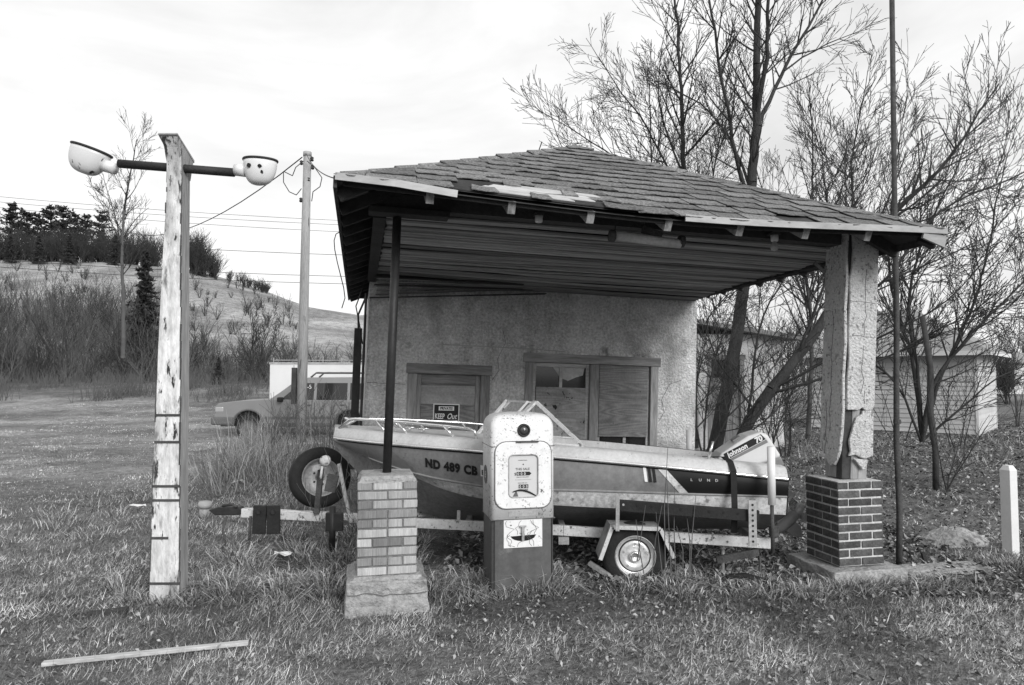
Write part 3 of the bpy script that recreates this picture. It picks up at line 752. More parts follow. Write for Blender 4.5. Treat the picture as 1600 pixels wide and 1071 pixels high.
# hip caps
for (a, b) in (((U0, VF, ZE), (RU, RVF, ZR)), ((U1, VF, ZE), (RU, RVF, ZR))):
    a, b = Vector(a), Vector(b); d = b - a; nn = 13
    for k in range(nn):
        p = a + d * ((k + .15) / nn); p2 = a + d * ((k + 1.15) / nn); sg = -1 if a.x < 1 else 1
        z0 = Vector((0, 0, sag(p.x, p.y) * .4 + .028 + rnd.uniform(0, .014)))
        s1 = Vector((0.13 * -sg, 0, -.052)); s2 = Vector((.045 * sg, .0, -.045)) + Vector((0.03 * -sg, .10, 0))
        q = MB(); q.add([p + z0, p2 + z0 * .6, p2 + s1 + z0 * .6, p + s1 + z0, p + s2 + z0, p2 + s2 + z0 * .6], [(0, 1, 2, 3), (0, 4, 5, 1)])
        o = q.build('hip_shingle', 'shingle', roof); sm_ = o.modifiers.new('thick', 'SOLIDIFY'); sm_.thickness = .009
# torn area: bare boards, tar paper scraps
def on_front(U, Vv, lift): return (U, Vv, zfront(Vv) + sag(U, Vv) + lift)
def patch(name, pts, lift, mat):
    q = MB(); nn = len(pts)
    vs = [on_front(a, b, lift) for a, b in pts] + [on_front(a, b, lift - .008) for a, b in pts]
    q.add(vs, [tuple(range(nn)), tuple(range(2 * nn - 1, nn - 1, -1))] + [(i, (i + 1) % nn, nn + (i + 1) % nn, nn + i) for i in range(nn)])
    return q.build(name, mat, roof)
patch('tar_paper', [(.45, -4.24), (1.85, -4.24), (1.86, -4.0), (1.5, -3.87), (.95, -3.86), (.52, -3.95)], .012, 'tar')
for k in range(4):
    v_ = -4.2 + k * .07; a = .66 + .07 * k + rnd.uniform(-.04, .04); b = 1.62 - .09 * (3 - k) * (k != 1) + rnd.uniform(-.05, .05)
    patch('bare_board', [(a, v_), ((a + b) / 2, v_ + rnd.uniform(-.008, .008)), (b, v_ + .004), (b - .04, v_ + .062), ((a + b) / 2, v_ + .058), (a + .05, v_ + .066)], .022, 'pale_wood')
for (a, v_, w_) in ((.62, -4.26, .2), (1.05, -4.27, .16), (1.6, -4.28, .3), (1.34, -4.06, .12), (.9, -3.98, .14)):
    patch('torn_shingle', [(a, v_), (a + w_ * .5, v_ - .012), (a + w_, v_ + .01), (a + w_ * .92, v_ + .12), (a + w_ * .4, v_ + .10), (a + .02, v_ + .14)], .034, 'shingle')
# drip edges and fascia
def eave_pt(U, dv=0, dz=0): return Vector((U, VF + dv, ZE + sag(U, VF) + dz))
q = MB(); prev = None
us = [-.30, .1, .30, .52]
for a, b in zip(us[:-1], us[1:]): q.beam(eave_pt(a, -.03, -.01 - .05 * max(0, a - .1)), eave_pt(b, -.03, -.01 - .05 * max(0, b - .1)), .012, .05)
q.build('drip_edge', 'tin', roof)
q = MB(); us = np.linspace(2.22, 4.52, 9)
for a, b in zip(us[:-1], us[1:]): q.beam(eave_pt(a, -.03, -.012), eave_pt(b, -.03, -.012), .014, .05)
q.build('drip_edge', 'tin', roof)
q = MB(); us = np.linspace(-.25, 4.45, 12)
for a, b in zip(us[:-1], us[1:]): q.beam(eave_pt(a, .05, -.035), eave_pt(b, .05, -.035), .02, .03)
q.build('fascia', 'tar', roof)
q = MB(); q.beam((U0, VF, ZE - .03), (U0, VB, ZE - .03), .025, .08); q.build('fascia', 'dark_wood', roof)
q = MB(); q.beam((U1, VF, ZE - .045), (U1, VB, ZE - .03), .025, .075); q.build('fascia', 'dark_wood', roof)
q = MB(); q.beam((4.30, VF - .02, ZE - .03), (4.52, VF - .005, ZE - .09), .02, .09); q.build('loose_fascia', 'tin', roof)
# headers (beams on the posts), rafters
q = MB()
q.beam((-.05, -3.52, 3.06), (4.45, -3.52, 3.06), .14, .11)
q.build('front_header', 'dark_wood', st)
q = MB(); q.beam((.02, -3.44, 3.01), (.02, 0, 2.96), .10, .12); q.build('side_header', 'dark_wood', st)
q = MB(); q.beam((4.42, -3.44, 3.0), (4.50, 2.5, 2.95), .10, .10); q.build('side_header', 'dark_wood', st)
for U in (.34, .92, 1.51, 2.12, 2.71, 3.28, 3.84):      # front rafter tails
    q = MB(); q.beam((U, VF + .04, ZE + sag(U, VF) - .06), (U, -3.0 if U > .5 else -3.8, zfront(-3.0 if U > .5 else -3.8) - .085), .055, .09); q.build('rafter', 'old_wood', st)
for k in range(17):                                            # left rafters
    V_k = VF + .2 + k * .42
    q = MB(); ue = min(.8, U0 + .12 + max(.0, V_k - VF - .1) * .8); q.beam((U0 + .02, V_k, ZE - .075), (ue, V_k, ZE - .075 + (ue - U0) * .44), .05, .085); q.build('rafter', 'dark_wood', st)
for k in range(17):                                            # right rafters
    V_k = VF + .1 + k * .42
    q = MB(); ue = max(3.7, U1 - .12 - max(.0, V_k - VF - .1) * .8); q.beam((U1 + .02, V_k, ZE - .085), (ue, V_k, ZE - .085 + (U1 - ue) * .44), .05, .09); q.build('rafter', 'dark_wood', st)
# board that carries the post head
MB().obox((.24, -3.56, 2.978), (.62, .16, .05)).build('post_head', 'dark_wood', st, bevel=.006)
# ceiling boards, one by one
nb = 44; cw = 3.42 / nb
cm = MB(); nx = 10
ceil = empty('ceiling'); ceil.parent = st
for k in range(nb):
    v0_ = -3.44 + k * cw; q = MB(); a, b = .07 + rnd.uniform(0, .02), 4.38 + (4.44 - 4.38) * k / nb + rnd.uniform(-.03, .03)
    far_ = max(0, (k - 27) / 17.0); hang = .0
    if k >= 39: hang = .03 + .04 * (k - 39) * .6
    if k in (30, 31): hang = -.05
    vs = []; dzk = rnd.uniform(-.009, .009); wk = rnd.uniform(0, .012); pk = rnd.uniform(0, 6)
    for i in range(nx + 1):
        t = i / nx; U = a + (b - a) * t
        z = 2.985 - .055 * k / nb + .006 * math.sin(3 * t + .2 * k) + dzk + wk * math.sin(5 * t + pk) + rnd.uniform(-.002, .002) - hang * max(0, 1 - t * 2.1) ** 1.3 * 1.6 - .05 * far_ * math.sin(math.pi * min(1, t * 1.05)) * .2
        z -= .03 * far_ * t
        vs += [(U, v0_ + .004, z), (U, v0_ + cw - .004 - rnd.uniform(0, .002), z), (U, v0_ + cw - .004, z + .014), (U, v0_ + .004, z + .014)]
    fs = []
    for i in range(nx):
        o_ = i * 4
        for j in range(4): fs.append((o_ + j, o_ + (j + 1) % 4, o_ + 4 + (j + 1) % 4, o_ + 4 + j))
    fs += [(0, 1, 2, 3), tuple(nx * 4 + j for j in (3, 2, 1, 0))]
    q.add(vs, fs); q.build('ceiling_board', 'ceil_wood', ceil)
for (p0, p1) in (((.05, -.35, 2.82), (2.1, -.12, 2.905)), ((.0, -.14, 2.68), (2.3, -.05, 2.87)), ((.04, -.6, 2.88), (1.9, -.42, 2.92))):
    q = MB(); q.beam(p0, p1, .07, .012); q.build('fallen_board', 'dark_wood', ceil)
MB().add([(.08, -3.42, 3.02), (4.36, -3.42, 3.02), (4.36, -.02, 2.965), (.08, -.02, 2.965), (.08, -3.42, 3.03), (4.36, -3.42, 3.03), (4.36, -.02, 2.975), (.08, -.02, 2.975)], [(3, 2, 1, 0), (4, 5, 6, 7), (0, 1, 5, 4), (1, 2, 6, 5), (2, 3, 7, 6), (3, 0, 4, 7)]).build('loft_floor', 'dark_wood', ceil)
# bulbs and the broken lamp fixture under the front header
def bulb(U, z, whole):
    r_ = empty('light_bulb', (U, -3.66, z)); r_.parent = st
    MB().lathe([(.034, .0), (.03, -.05), (.022, -.055)], 12).build('socket', 'porcelain', r_, True)
    if whole: MB().lathe([(.014, -.05), (.018, -.065), (.030, -.09), (.033, -.108), (.026, -.13), (.0, -.14)], 14).build('globe', 'curtain', r_, True)
    MB().obox((0, .03, .012), (.07, .12, .02)).build('mount', 'dark_wood', r_)
bulb(1.26, 3.02, False); bulb(3.36, 3.02, True)
fx = empty('light_fixture', (2.10, -3.85, 2.86)); fx.parent = st
MB().tube([(-.28, 0, .01), (-.1, 0, .0), (.1, 0, -.012), (.29, 0, -.02)], [.036, .04, .038, .036], 12).build('lamp_tube', 'curtain', fx, True)
for x in (-.29, .30): MB().lathe([(.046, -.02), (.05, 0), (.046, .02)], 12, Matrix.Translation((x, 0, 0)) @ Matrix.Rotation(R(90), 4, 'Y')).build('end_cap', 'rust', fx, True)
MB().beam((0.02, .05, .02), (.02, .06, .17), .03, .02).build('bracket', 'rust', fx)
MB().beam((-.27, 0, .02), (-.25, .02, .15), .008, .008).build('hanger_wire', 'rust', fx)
MB().obox((.05, .01, .055), (.16, .06, .05), (.1, .2, .1)).build('nest_straw', 'litter_plain' if 'litter_plain' in MATS else 'rust', fx)
MB().beam((3.72, -3.7, 2.80), (3.82, -3.7, 2.72), .012, .03).beam((3.82, -3.7, 2.72), (3.83, -3.7, 2.78), .012, .02).build('loose_strap', 'dark_wood', st)
MB().tube([(1.62, -2.0, 4.0), (1.69, -2.0, 4.22)], .006, 5).build('roof_rod', 'steel_dark', roof)
# loose cable down the left eave
_si = st.matrix_basis.inverted()
MB().tube([_si @ pt(x, y, 8.0) for x, y in ((532, 362), (525, 366), (522, 376), (523, 390), (527, 410), (532, 430), (537, 450), (539, 466), (534, 482))], .006, 5).build('hanging_cable', 'wire', st, True)
MB().tube([(-.08, -.3, 2.8), (-.16, -.28, 2.55), (-.10, -.2, 2.3), (-.06, -.05, 2.1)], .008, 5).build('hanging_cable', 'wire', st, True)

# posts ---------------------------------------------------------------
sp = empty('steel_post', uv(.18, -3.525, .94), (0, LE, TH), 'thin dark steel post standing on the scored tan brick pier', 'post')
MB().tube([(0, 0, 0), (0, 0, 2.0)], .034, 14).build('shaft', 'steel_dark', sp, True)
MB().obox((0, 0, .006), (.14, .14, .012)).build('base_plate', 'rust', sp)
pil = empty('stucco_pillar', uv(4.175, -3.525, .80) + RZ @ Vector((.025, 0, 0)), (0, R(3.4), TH), 'cracked stucco pillar with rotten wood showing at its foot on the dark brick pier', 'pillar')
h = 2.19
# rotten timber core: planks
for (x0, x1, y0, y1, zt) in ((-.125, -.045, -.115, -.04, h), (-.04, .035, -.12, -.04, h), (.04, .125, -.115, -.04, h), (-.125, -.04, -.035, .11, h), (-.035, .125, -.035, .11, h)):
    MB().box(x0, x1, y0, y1, 0, zt).build('timber', 'dark_wood' if zt > h - .01 and y0 < -.1 and x0 < -.1 else 'old_wood', pil, bevel=.006)
def slab(name, poly, plane, d0, d1, mat):
    return MB().prism(poly, d0, d1, plane).build(name, mat, pil, bevel=.008)
# front stucco (plane xz at y=-.15): broken lower edge
slab('stucco_sheet', [(-.118, .60), (-.125, .85), (-.112, 1.05), (-.128, 1.3), (-.120, 1.55), (-.132, 1.75), (-.108, 1.85), (-.100, 2.0), (-.112, h), (.155, h), (.155, .66), (.14, .615), (.06, .60), (.035, .63), (0, .605)], 'xz', -.155, -.125, 'stucco_pale')
slab('stucco_sheet', [(-.085, .20), (-.07, .24), (-.085, .33), (-.055, .44), (-.02, .54), (.05, .58), (.065, .50), (.12, .52), (.15, .60), (.157, .21), (.06, .18), (-.02, .215)], 'xz', -.152, -.124, 'stucco_pale')
slab('stucco_chip', [(-.01, .15), (-.05, .185), (.10, .175), (.085, .10), (.05, .09)], 'xz', -.16, -.135, 'stucco_pale')
slab('stucco_strip', [(.03, .44), (.04, .60), (.13, .61), (.13, .45)], 'xz', -.150, -.127, 'stucco_pale')
# left stucco (plane yz at x=-.15)
slab('stucco_sheet', [(-.112, .24), (-.132, .40), (-.142, .62), (-.130, .9), (-.144, 1.2), (-.128, 1.5), (-.14, 1.75), (-.12, 1.95), (-.13, h), (.15, h), (.15, .25), (.09, .23), (.05, .13), (.0, .10), (-.05, .11), (-.09, .18)], 'yz', -.158, -.128, 'stucco_pale')
slab('stucco_sheet', [(-.12, .3), (-.12, h), (.15, h), (.15, .2)], 'yz', .128, .155, 'stucco_pale')
slab('stucco_sheet', [(-.12, .2), (-.12, h), (.12, h), (.12, .2)], 'xz', .125, .15, 'stucco_pale')
q = MB()
for (x, z0, z1) in ((.03, 1.25, 1.9), (.02, .75, 1.2), (.05, .66, .8)):
    pts_ = []; z = z0
    while z < z1: pts_.append((x + rnd.gauss(0, .008), -.1565, z)); z += .06
    q.tube(pts_, .0022, 4)
for z in (1.55, 1.25): q.tube([(-.12 + .05 * k, -.1565, z + rnd.gauss(0, .006)) for k in range(6)], .0022, 4)
for (y, z0, z1) in ((.02, .4, 1.5), (.07, .2, .7)):
    pts_ = []; z = z0
    while z < z1: pts_.append((-.1592, y + rnd.gauss(0, .008), z)); z += .06
    q.tube(pts_, .0022, 4)
q.build('hairline_crack', 'ink_soft', pil)

# brick piers ----------------------------------------------------------
def pier(loc, zb, courses, ch, half, mat, mort, label, full_len, rowpat, cap):
    rt = empty('brick_pier', loc, (0, 0, TH), label, 'brick pier', 'brick piers of the forecourt roof')
    Hh = courses * ch
    MB().box(-half + .008, half - .008, -half + .008, half - .008, zb, zb + Hh - .002).build('mortar', mort, rt)
    for c in range(courses):
        z = zb + c * ch + .007; hgt = ch - (.015 if mat == 'brick_red' else .012)
        for face in range(4):
            run = (c + face) % 2 == 0; D_ = .105
            segs_ = [(-half, 0), (0, half)] if run else ([(-half + D_, half - D_)] if rnd.random() < .7 or mat == 'brick_red' else [(-half + D_, 0), (0, half - D_)])
            for a, b in segs_:
                g_ = .007 if mat == 'brick_red' else .005
                # bricks 70 mm deep, standing 4 mm proud of the mortar; corners mitred by letting alternate faces run through
                a2, b2 = a + g_, b - g_
                if abs(a + half) < 1e-4: a2 = -half
                if abs(b - half) < 1e-4: b2 = half
                if b2 - a2 < .02: continue
                bq = MB().box(a2, b2, -half - rnd.uniform(-.002, .004), -half + D_ - .006, 0, hgt); bq.v = [(x_ + rnd.uniform(-.002, .002), y_ + rnd.uniform(-.002, .002), z_ + rnd.uniform(-.002, .002)) for x_, y_, z_ in bq.v]; me = bq.mesh('brick')
                o = link('brick', me, mat, rt, bevel=.004, seg=1, loc=(0, 0, z), rot=(0, 0, face * math.pi / 2))
    return rt
pL = uv(.18, -3.525)
def patL(i, h_):
    return [(-h_, 0), (0, h_)] if i % 2 == 0 else [(-h_, -h_ / 2), (-h_ / 2, h_ / 2), (h_ / 2, h_)]
a = pier(pL, .24, 10, .0685, .215, 'brick_tan', 'mortar_dark', 'tan scored-brick pier under the thin steel post, left of the fuel pump', .215, patL, True)
def rough_slab(name, w0, w1, d0, d1, z0, z1, mat, par, n=6, amp=.012):
    import bmesh
    bm = bmesh.new(); bmesh.ops.create_cube(bm, size=1); bmesh.ops.subdivide_edges(bm, edges=bm.edges[:], cuts=n, use_grid_fill=True)
    for v in bm.verts:
        t = v.co.z + .5; v.co = Vector((v.co.x * (w0 + (w1 - w0) * t), v.co.y * (d0 + (d1 - d0) * t), z0 + (z1 - z0) * t))
        v.co += Vector((rnd.gauss(0, amp), rnd.gauss(0, amp), rnd.gauss(0, amp * .5)))
    me = bpy.data.meshes.new(name); bm.to_mesh(me); bm.free()
    return link(name, me, mat, par, bevel=.01)
rough_slab('cap', .435, .37, .435, .37, .915, .962, 'concrete', a, 5, .003)
rough_slab('footing', .62, .575, .60, .56, -.12, .215, 'concrete', a, 7, .004)
ck = MB().tube([(-.285 + .57 * k / 9, -.300, .135 + rnd.gauss(0, .012)) for k in range(10)], .003, 5); ck.build('crack', 'ink_soft', a)
rough_slab('footing_cap', .56, .47, .55, .47, .205, .245, 'concrete', a, 6, .004)
def patR(i, h_):
    f_ = h_ * .62 if i % 2 else h_ * .0
    c = [-h_, -h_ + (.16 if i % 2 == 0 else .08)]
    while c[-1] + .17 < h_ - .04: c.append(c[-1] + .17)
    c.append(h_)
    return list(zip(c[:-1], c[1:]))
b = pier(uv(4.175, -3.525), .085, 10, .0715, .22, 'brick_red', 'mortar', 'dark brick pier with pale mortar under the cracked pillar', .17, patR, False)
rough_slab('footing', .74, .70, .72, .66, -.35, .075, 'concrete', b, 7, .006)
o = rough_slab('concrete_slab', 1.15, 1.1, .34, .28, -.35, -.03, 'concrete', b, 7, .009); o.location = (.86, -.05, 0)

# sign on the door ------------------------------------------------------
sg = empty('keep_out_sign', st.matrix_basis @ Vector((1.035, .03, 1.26)), (0, LE, TH), 'small black and white keep out sign on the boarded door', 'sign')
MB().box(-.17, .17, -.003, .003, -.125, .115).build('sign_board', 'white_print', sg)
MB().box(-.157, .157, -.0055, -.0035, -.112, .102).build('black_field', 'ink', sg)
MB().box(-.10, .10, -.0075, -.0058, .028, .082).build('white_bar', 'white_print', sg)
fm = lambda x, z, y: face_mtx((x, y, z), (1, 0, 0), (0, 0, 1))
text('lettering', 'PRIVATE!', .052, 'ink', sg, fm(0, .038, -.009), bold=.0015, align='CENTER', sx=.78)
text('lettering', 'KEEP', .095, 'white_print', sg, fm(-.148, -.078, -.0075), bold=.002, sx=.62)
text('lettering', 'Out', .10, 'white_print', sg, fm(.005, -.078, -.0075), bold=.001, sx=.78, shear=.35)
MB().box(-.15, .15, -.0075, -.0058, -.106, -.094).build('white_bar', 'white_print', sg)
# ================================================================== lamp post with two bowl lamps
lp = empty('lamp_post', (-2.60, 5.42, 0), (0, 0, 0), 'tall tapered lamp post in flaking white paint with two bowl lamps', 'lamp post')
# front board: tapered, right edge nearly plumb; local x relative to -2.60
def lx(x, y, Yd=5.36): return pt(x, y, Yd).x + 2.60
prof = [(232, 281, 960), (238, 281, 760), (246, 283, 560), (254, 283, 400), (260, 284, 300), (261, 284, 256), (259, 284, 232), (257, 283, 215)]
vs = []; fs = []
yf = [0, 0, 0, 0, 0, -.01, -.03, -.07]
for k, (a, b, y) in enumerate(prof):
    z = pt(0, y, 5.36).z; xa, xb = lx(a, y), lx(b, y)
    vs += [(xa, -.06 + yf[k], z), (xb, -.06 + yf[k], z), (xb, -.045 + yf[k] * .8, z), (xa, -.045 + yf[k] * .8, z)]
for k in range(len(prof) - 1):
    o_ = 4 * k
    for j in range(4): fs.append((o_ + j, o_ + (j + 1) % 4, o_ + 4 + (j + 1) % 4, o_ + 4 + j))
fs += [(0, 1, 2, 3), tuple(4 * (len(prof) - 1) + j for j in (3, 2, 1, 0))]
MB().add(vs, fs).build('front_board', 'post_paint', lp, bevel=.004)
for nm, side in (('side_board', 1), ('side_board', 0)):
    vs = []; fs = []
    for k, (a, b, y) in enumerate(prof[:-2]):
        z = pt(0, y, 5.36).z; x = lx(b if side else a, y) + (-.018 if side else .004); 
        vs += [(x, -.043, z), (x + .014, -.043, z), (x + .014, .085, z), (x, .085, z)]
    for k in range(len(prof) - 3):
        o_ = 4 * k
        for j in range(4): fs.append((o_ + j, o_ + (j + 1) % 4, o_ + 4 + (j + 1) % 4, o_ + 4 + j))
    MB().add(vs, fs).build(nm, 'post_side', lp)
zt = pt(0, 215, 5.36).z
q = MB(); x0, x1 = lx(256, 215) - .005, lx(284, 215) + .005
q.add([(x0, -.14, zt + .006), (x1, -.14, zt + .006), (x1 + .02, .11, zt - .13), (x0, .11, zt - .13), (x0, -.14, zt - .004), (x1, -.14, zt - .004), (x1 + .02, .11, zt - .15), (x0, .11, zt - .15)],
      [(0, 1, 2, 3), (7, 6, 5, 4), (0, 4, 5, 1), (1, 5, 6, 2), (2, 6, 7, 3), (3, 7, 4, 0)])
q.build('cap', 'post_side', lp)
q = MB(); q.add([(x1 - .004, -.125, zt - .006), (x1 + .016, .10, zt - .15), (x1 - .004, .10, zt - .30), (x1 - .004, -.06, zt - .22)], [(0, 1, 2, 3)])
o = q.build('cap_gusset', 'post_side', lp); mdf = o.modifiers.new('t', 'SOLIDIFY'); mdf.thickness = .006
for y in (649, 691, 760, 782, 841, 912):                      # iron bands
    z = pt(0, y, 5.36).z; t = (y - 215) / 745; a = lx(257 - 25 * t + 1, y) ; b = lx(281, y)
    if y == 841: b -= .09
    MB().box(a - .004, b + .003, -.066, -.0605, z - .009, z + .009).build('band', 'rust', lp)
for (sgn, nm) in ((1, 'edge_strip'), (0, 'edge_strip')):
    q = MB()
    for k in range(len(prof) - 2):
        (a, b, y), (a2, b2, y2) = prof[k], prof[k + 1]; n_k = 6
        for j in range(n_k):
            ya, yb = y + (y2 - y) * j / n_k, y + (y2 - y) * (j + 1) / n_k
            xa = a + (a2 - a) * j / n_k if not sgn else b + (b2 - b) * j / n_k; wd_ = rnd.uniform(.003, .012) * (1 if sgn else .7)
            X0 = lx(xa, ya); z0_, z1_ = pt(0, ya, 5.36).z, pt(0, yb, 5.36).z
            if not sgn and rnd.random() < .45: continue
            q.box(X0 - (wd_ if sgn else .002), X0 + (.002 if sgn else wd_), -.0625, -.0585, z0_, z1_)
    o = q.build(nm, 'rust', lp); o['kind'] = 'stuff'
# pipe arm and bowl lamps
pa = pt(186, 256, 5.42) - Vector((-2.60, 5.42, 0)); pb = pt(366, 270, 5.42) - Vector((-2.60, 5.42, 0))
MB().tube([pa, pa.lerp(pb, .5), pb], .034, 14).build('pipe_arm', 'lamp_pipe', lp, True)
def bowl(centre, yaw, tilt, rx, depth, rot_label, holes):
    lm = empty('bowl_lamp', centre); lm.parent = lp; lm.rotation_euler = (0, tilt, yaw)
    # local: +x away from the post; bowl is a deep half shell elongated along x, rim on top
    prof_ = [(math.cos(a) ** .62, math.sin(a)) for a in np.linspace(0, math.pi / 2, 12)]
    q = MB(); nseg = 32; vs, fs = [], []
    for i, (rr_, zz) in enumerate(prof_):
        for k in range(nseg):
            a = 2 * math.pi * k / nseg; ex_ = rx * (1.0 + .12 * math.cos(a)); vs.append((rr_ * ex_ * math.cos(a) + .04 * zz * rx, rr_ * rx * .72 * math.sin(a), -zz * depth))
    for i in range(len(prof_) - 1):
        for k in range(nseg):
            a, b_ = i * nseg + k, i * nseg + (k + 1) % nseg; fs.append((a, b_, b_ + nseg, a + nseg))
    q.add(vs, fs); o = q.build('bowl', 'lamp_white', lm, True); mdf = o.modifiers.new('t', 'SOLIDIFY'); mdf.thickness = .006; mdf.offset = 1
    ring = [(rx * 1.03 * (1 + .12 * math.cos(a)) * math.cos(a), rx * .745 * math.sin(a), .004) for a in np.linspace(0, 2 * math.pi, 33)]
    MB().tube(ring, .011, 8, False).build('rim', 'lamp_pipe', lm, True)
    MB().prism([(p_[0] * .98, p_[1] * .98) for p_ in ring[:-1]], -.004, .012, 'xy').build('lid', 'galv', lm)
    MB().tube([(-rx * .80, 0, -depth * .42), (-rx * 1.45, 0, -depth * .42)], [.052, .045], 14).build('socket', 'lamp_white', lm, True)
    for (hx, hz, hr) in holes:
        s_ = math.sqrt(max(0, 1 - (hz / depth) ** 2)) ** .62
        y = -rx * .72 * s_ * math.sqrt(max(0, 1 - (hx / (rx * s_)) ** 2)) - .010
        pp = [(hx + hr * math.cos(a) * rnd.uniform(.7, 1.2), hz + hr * math.sin(a) * rnd.uniform(.7, 1.2)) for a in np.linspace(0, 6.283, 9)[:-1]]
        MB().prism(pp, y - .003, y + .02, 'xz').build('hole', 'void', lm)
    return lm
cL = pt(146, 236, 5.42) - Vector((-2.60, 5.42, 0)); cR = pt(404, 252, 5.42) - Vector((-2.60, 5.42, 0))
bowl(cL, math.pi, R(-19), .150, .19, '', [])
bowl(cR, 0, R(2), .125, .185, '', [(-.04, -.062, .018), (.045, -.064, .015), (.058, -.105, .013)])

# ================================================================== fuel pump
pp_ = empty('fuel_pump', (0.045, 5.70, -.02), (0, 0, TH), 'squat old fuel pump, white above and grey below, between the two brick piers', 'fuel pump')
PW, PD, PH, SP = .25, .19, 1.43, .605
def rrect(w, d, r, n=5):
    out = []
    for cx, cy, a0 in ((w - r, d - r, 0), (-w + r, d - r, 90), (-w + r, -d + r, 180), (w - r, -d + r, 270)):
        for k in range(n + 1):
            a = R(a0 + 90 * k / n); out.append((cx + r * math.cos(a), cy + r * math.sin(a)))
    return out
def stack(mb, levels):
    rings = []
    for w_, d_, r_, z in levels: rings.append([(x, y, z) for x, y in rrect(w_, d_, r_)])
    n_ = len(rings[0]); vs = sum(rings, []); fs = []
    for i in range(len(rings) - 1):
        for k in range(n_): fs.append((i * n_ + k, i * n_ + (k + 1) % n_, (i + 1) * n_ + (k + 1) % n_, (i + 1) * n_ + k))
    fs.append(tuple(range(n_ - 1, -1, -1))); fs.append(tuple((len(rings) - 1) * n_ + k for k in range(n_)))
    return mb.add(vs, fs)
stack(MB(), [(PW, PD, .035, 0), (PW, PD, .035, SP)]).build('lower_cabinet', 'pump_grey', pp_, bevel=.003)
lv = [(PW + .006, PD + .006, .04, SP + .001), (PW + .006, PD + .006, .04, 1.17)]
for k in range(9):
    a = R(90 * k / 8); ins = .085 * (1 - math.cos(a)); lv.append((PW + .006 - ins, PD + .006 - ins, .045 + .02 * k / 8, 1.17 + .145 + .105 * math.sin(a)))
lv.append((PW - .16, PD - .14, .04, PH + .0))
stack(MB(), lv).build('upper_cabinet', 'pump_white', pp_, True)
yF = -(PD + .006)
# raised face panel with the dial opening (frame of quads), hood lip, seams
def panel_ring(w, z0, z1, rt_, n=8):
    o_ = [(-w, z0), (w, z0)]
    for k in range(n + 1): a = R(90 * k / n); o_.append((w - rt_ + rt_ * math.cos(a), z1 - rt_ + rt_ * math.sin(a)))
    for k in range(n + 1): a = R(90 + 90 * k / n); o_.append((-w + rt_ + rt_ * math.cos(a), z1 - rt_ + rt_ * math.sin(a)))
    return o_
def rr2(w, z0, z1, r_, n=5):
    o_ = []
    for cx, cz, a0 in ((w - r_, z0 + r_, 270), (w - r_, z1 - r_, 0), (-w + r_, z1 - r_, 90), (-w + r_, z0 + r_, 180)):
        for k in range(n + 1): a = R(a0 + 90 * k / n); o_.append((cx + r_ * math.cos(a), cz + r_ * math.sin(a)))
    return o_
outer = rr2(.225, .69, 1.205, .085, 5); inner = rr2(.118, .775, 1.105, .035, 5)
q = MB(); n_ = len(outer); y1, y2 = yF - .013, yF + .004
vs = [(a, y1, b) for a, b in outer] + [(a, y1, b) for a, b in inner] + [(a, y2, b) for a, b in outer] + [(a, y2 + .012, b) for a, b in inner]
fs = []
for k in range(n_):
    k2 = (k + 1) % n_
    fs += [(k, k2, n_ + k2, n_ + k), (k, 2 * n_ + k, 2 * n_ + k2, k2), (n_ + k, n_ + k2, 3 * n_ + k2, 3 * n_ + k)]
q.add(vs, fs).build('face_panel', 'pump_white', pp_, bevel=.007, seg=3)
MB().prism(inner, yF - .003, yF + .002).build('dial_face', 'dial', pp_)
rim = [(a, yF - .014, b) for a, b in inner] ; rim.append(rim[0]); MB().tube(rim, .004, 6, False).build('dial_rim', 'galv', pp_, True)
dl = lambda x, z, y=yF - .0045: face_mtx((x, y, z), (1, 0, 0), (0, 0, 1))
text('lettering', 'THIS SALE', .026, 'ink', pp_, dl(-.005, .985), align='CENTER', sx=1.0)
text('lettering', '$', .03, 'ink', pp_, dl(-.072, .946))
for k in range(4):
    x = -.04 + .026 * k
    MB().box(x - .0125, x + .0125, yF - .0065, yF - .0035, .944, .972).build('digit_wheel', 'ink', pp_)
    if k < 3: text('digit', '0', .03, 'white_print', pp_, dl(x - .008, .947, yF - .0078))
MB().prism([(.05, .944), (.066, .958), (.05, .972)], yF - .0065, yF - .0035).build('pointer', 'ink', pp_)
text('lettering', 'SALE OF GALLONS', .010, 'ink_soft', pp_, dl(-.005, .928), align='CENTER', sx=1.15)
text('lettering', '• • • • • • • • • • • • •', .016, 'ink', pp_, dl(0, .905), align='CENTER', sx=1.0)
text('lettering', 'PRICE PER GAL', .010, 'ink_soft', pp_, dl(-.005, .882), align='CENTER', sx=1.15)
for k in range(3):
    x = -.024 + .026 * k
    MB().box(x - .0125, x + .0125, yF - .0065, yF - .0035, .846, .873).build('digit_wheel', 'ink', pp_)
    text('digit', '0', .028, 'white_print', pp_, dl(x - .0075, .849, yF - .0078))
text('lettering', 'GALLONS', .016, 'ink', pp_, dl(.0, .829), align='CENTER', sx=1.1)
text('lettering', 'COMPUTING', .010, 'ink_soft', pp_, dl(-.005, 1.058), align='CENTER', sx=1.2)
MB().lathe([(.005, -.002), (.005, .002)], 10, Matrix.Translation((0, yF - .004, 1.03)) @ Matrix.Rotation(R(90), 4, 'X')).build('dot', 'ink', pp_)
arc = [(-.085 + .19 * k / 10, yF - .008, .778 + .052 * math.sin(math.pi * (.28 + .70 * k / 10))) for k in range(11)]
MB().tube(arc, [.004 + .004 * math.sin(math.pi * k / 10) for k in range(11)], 6).build('dial_hose', 'rubber', pp_, True)
MB().prism([(-.085, .782), (-.04, .782), (-.055, .83)], yF - .006, yF - .0035).build('dial_dirt', 'ink_soft', pp_)
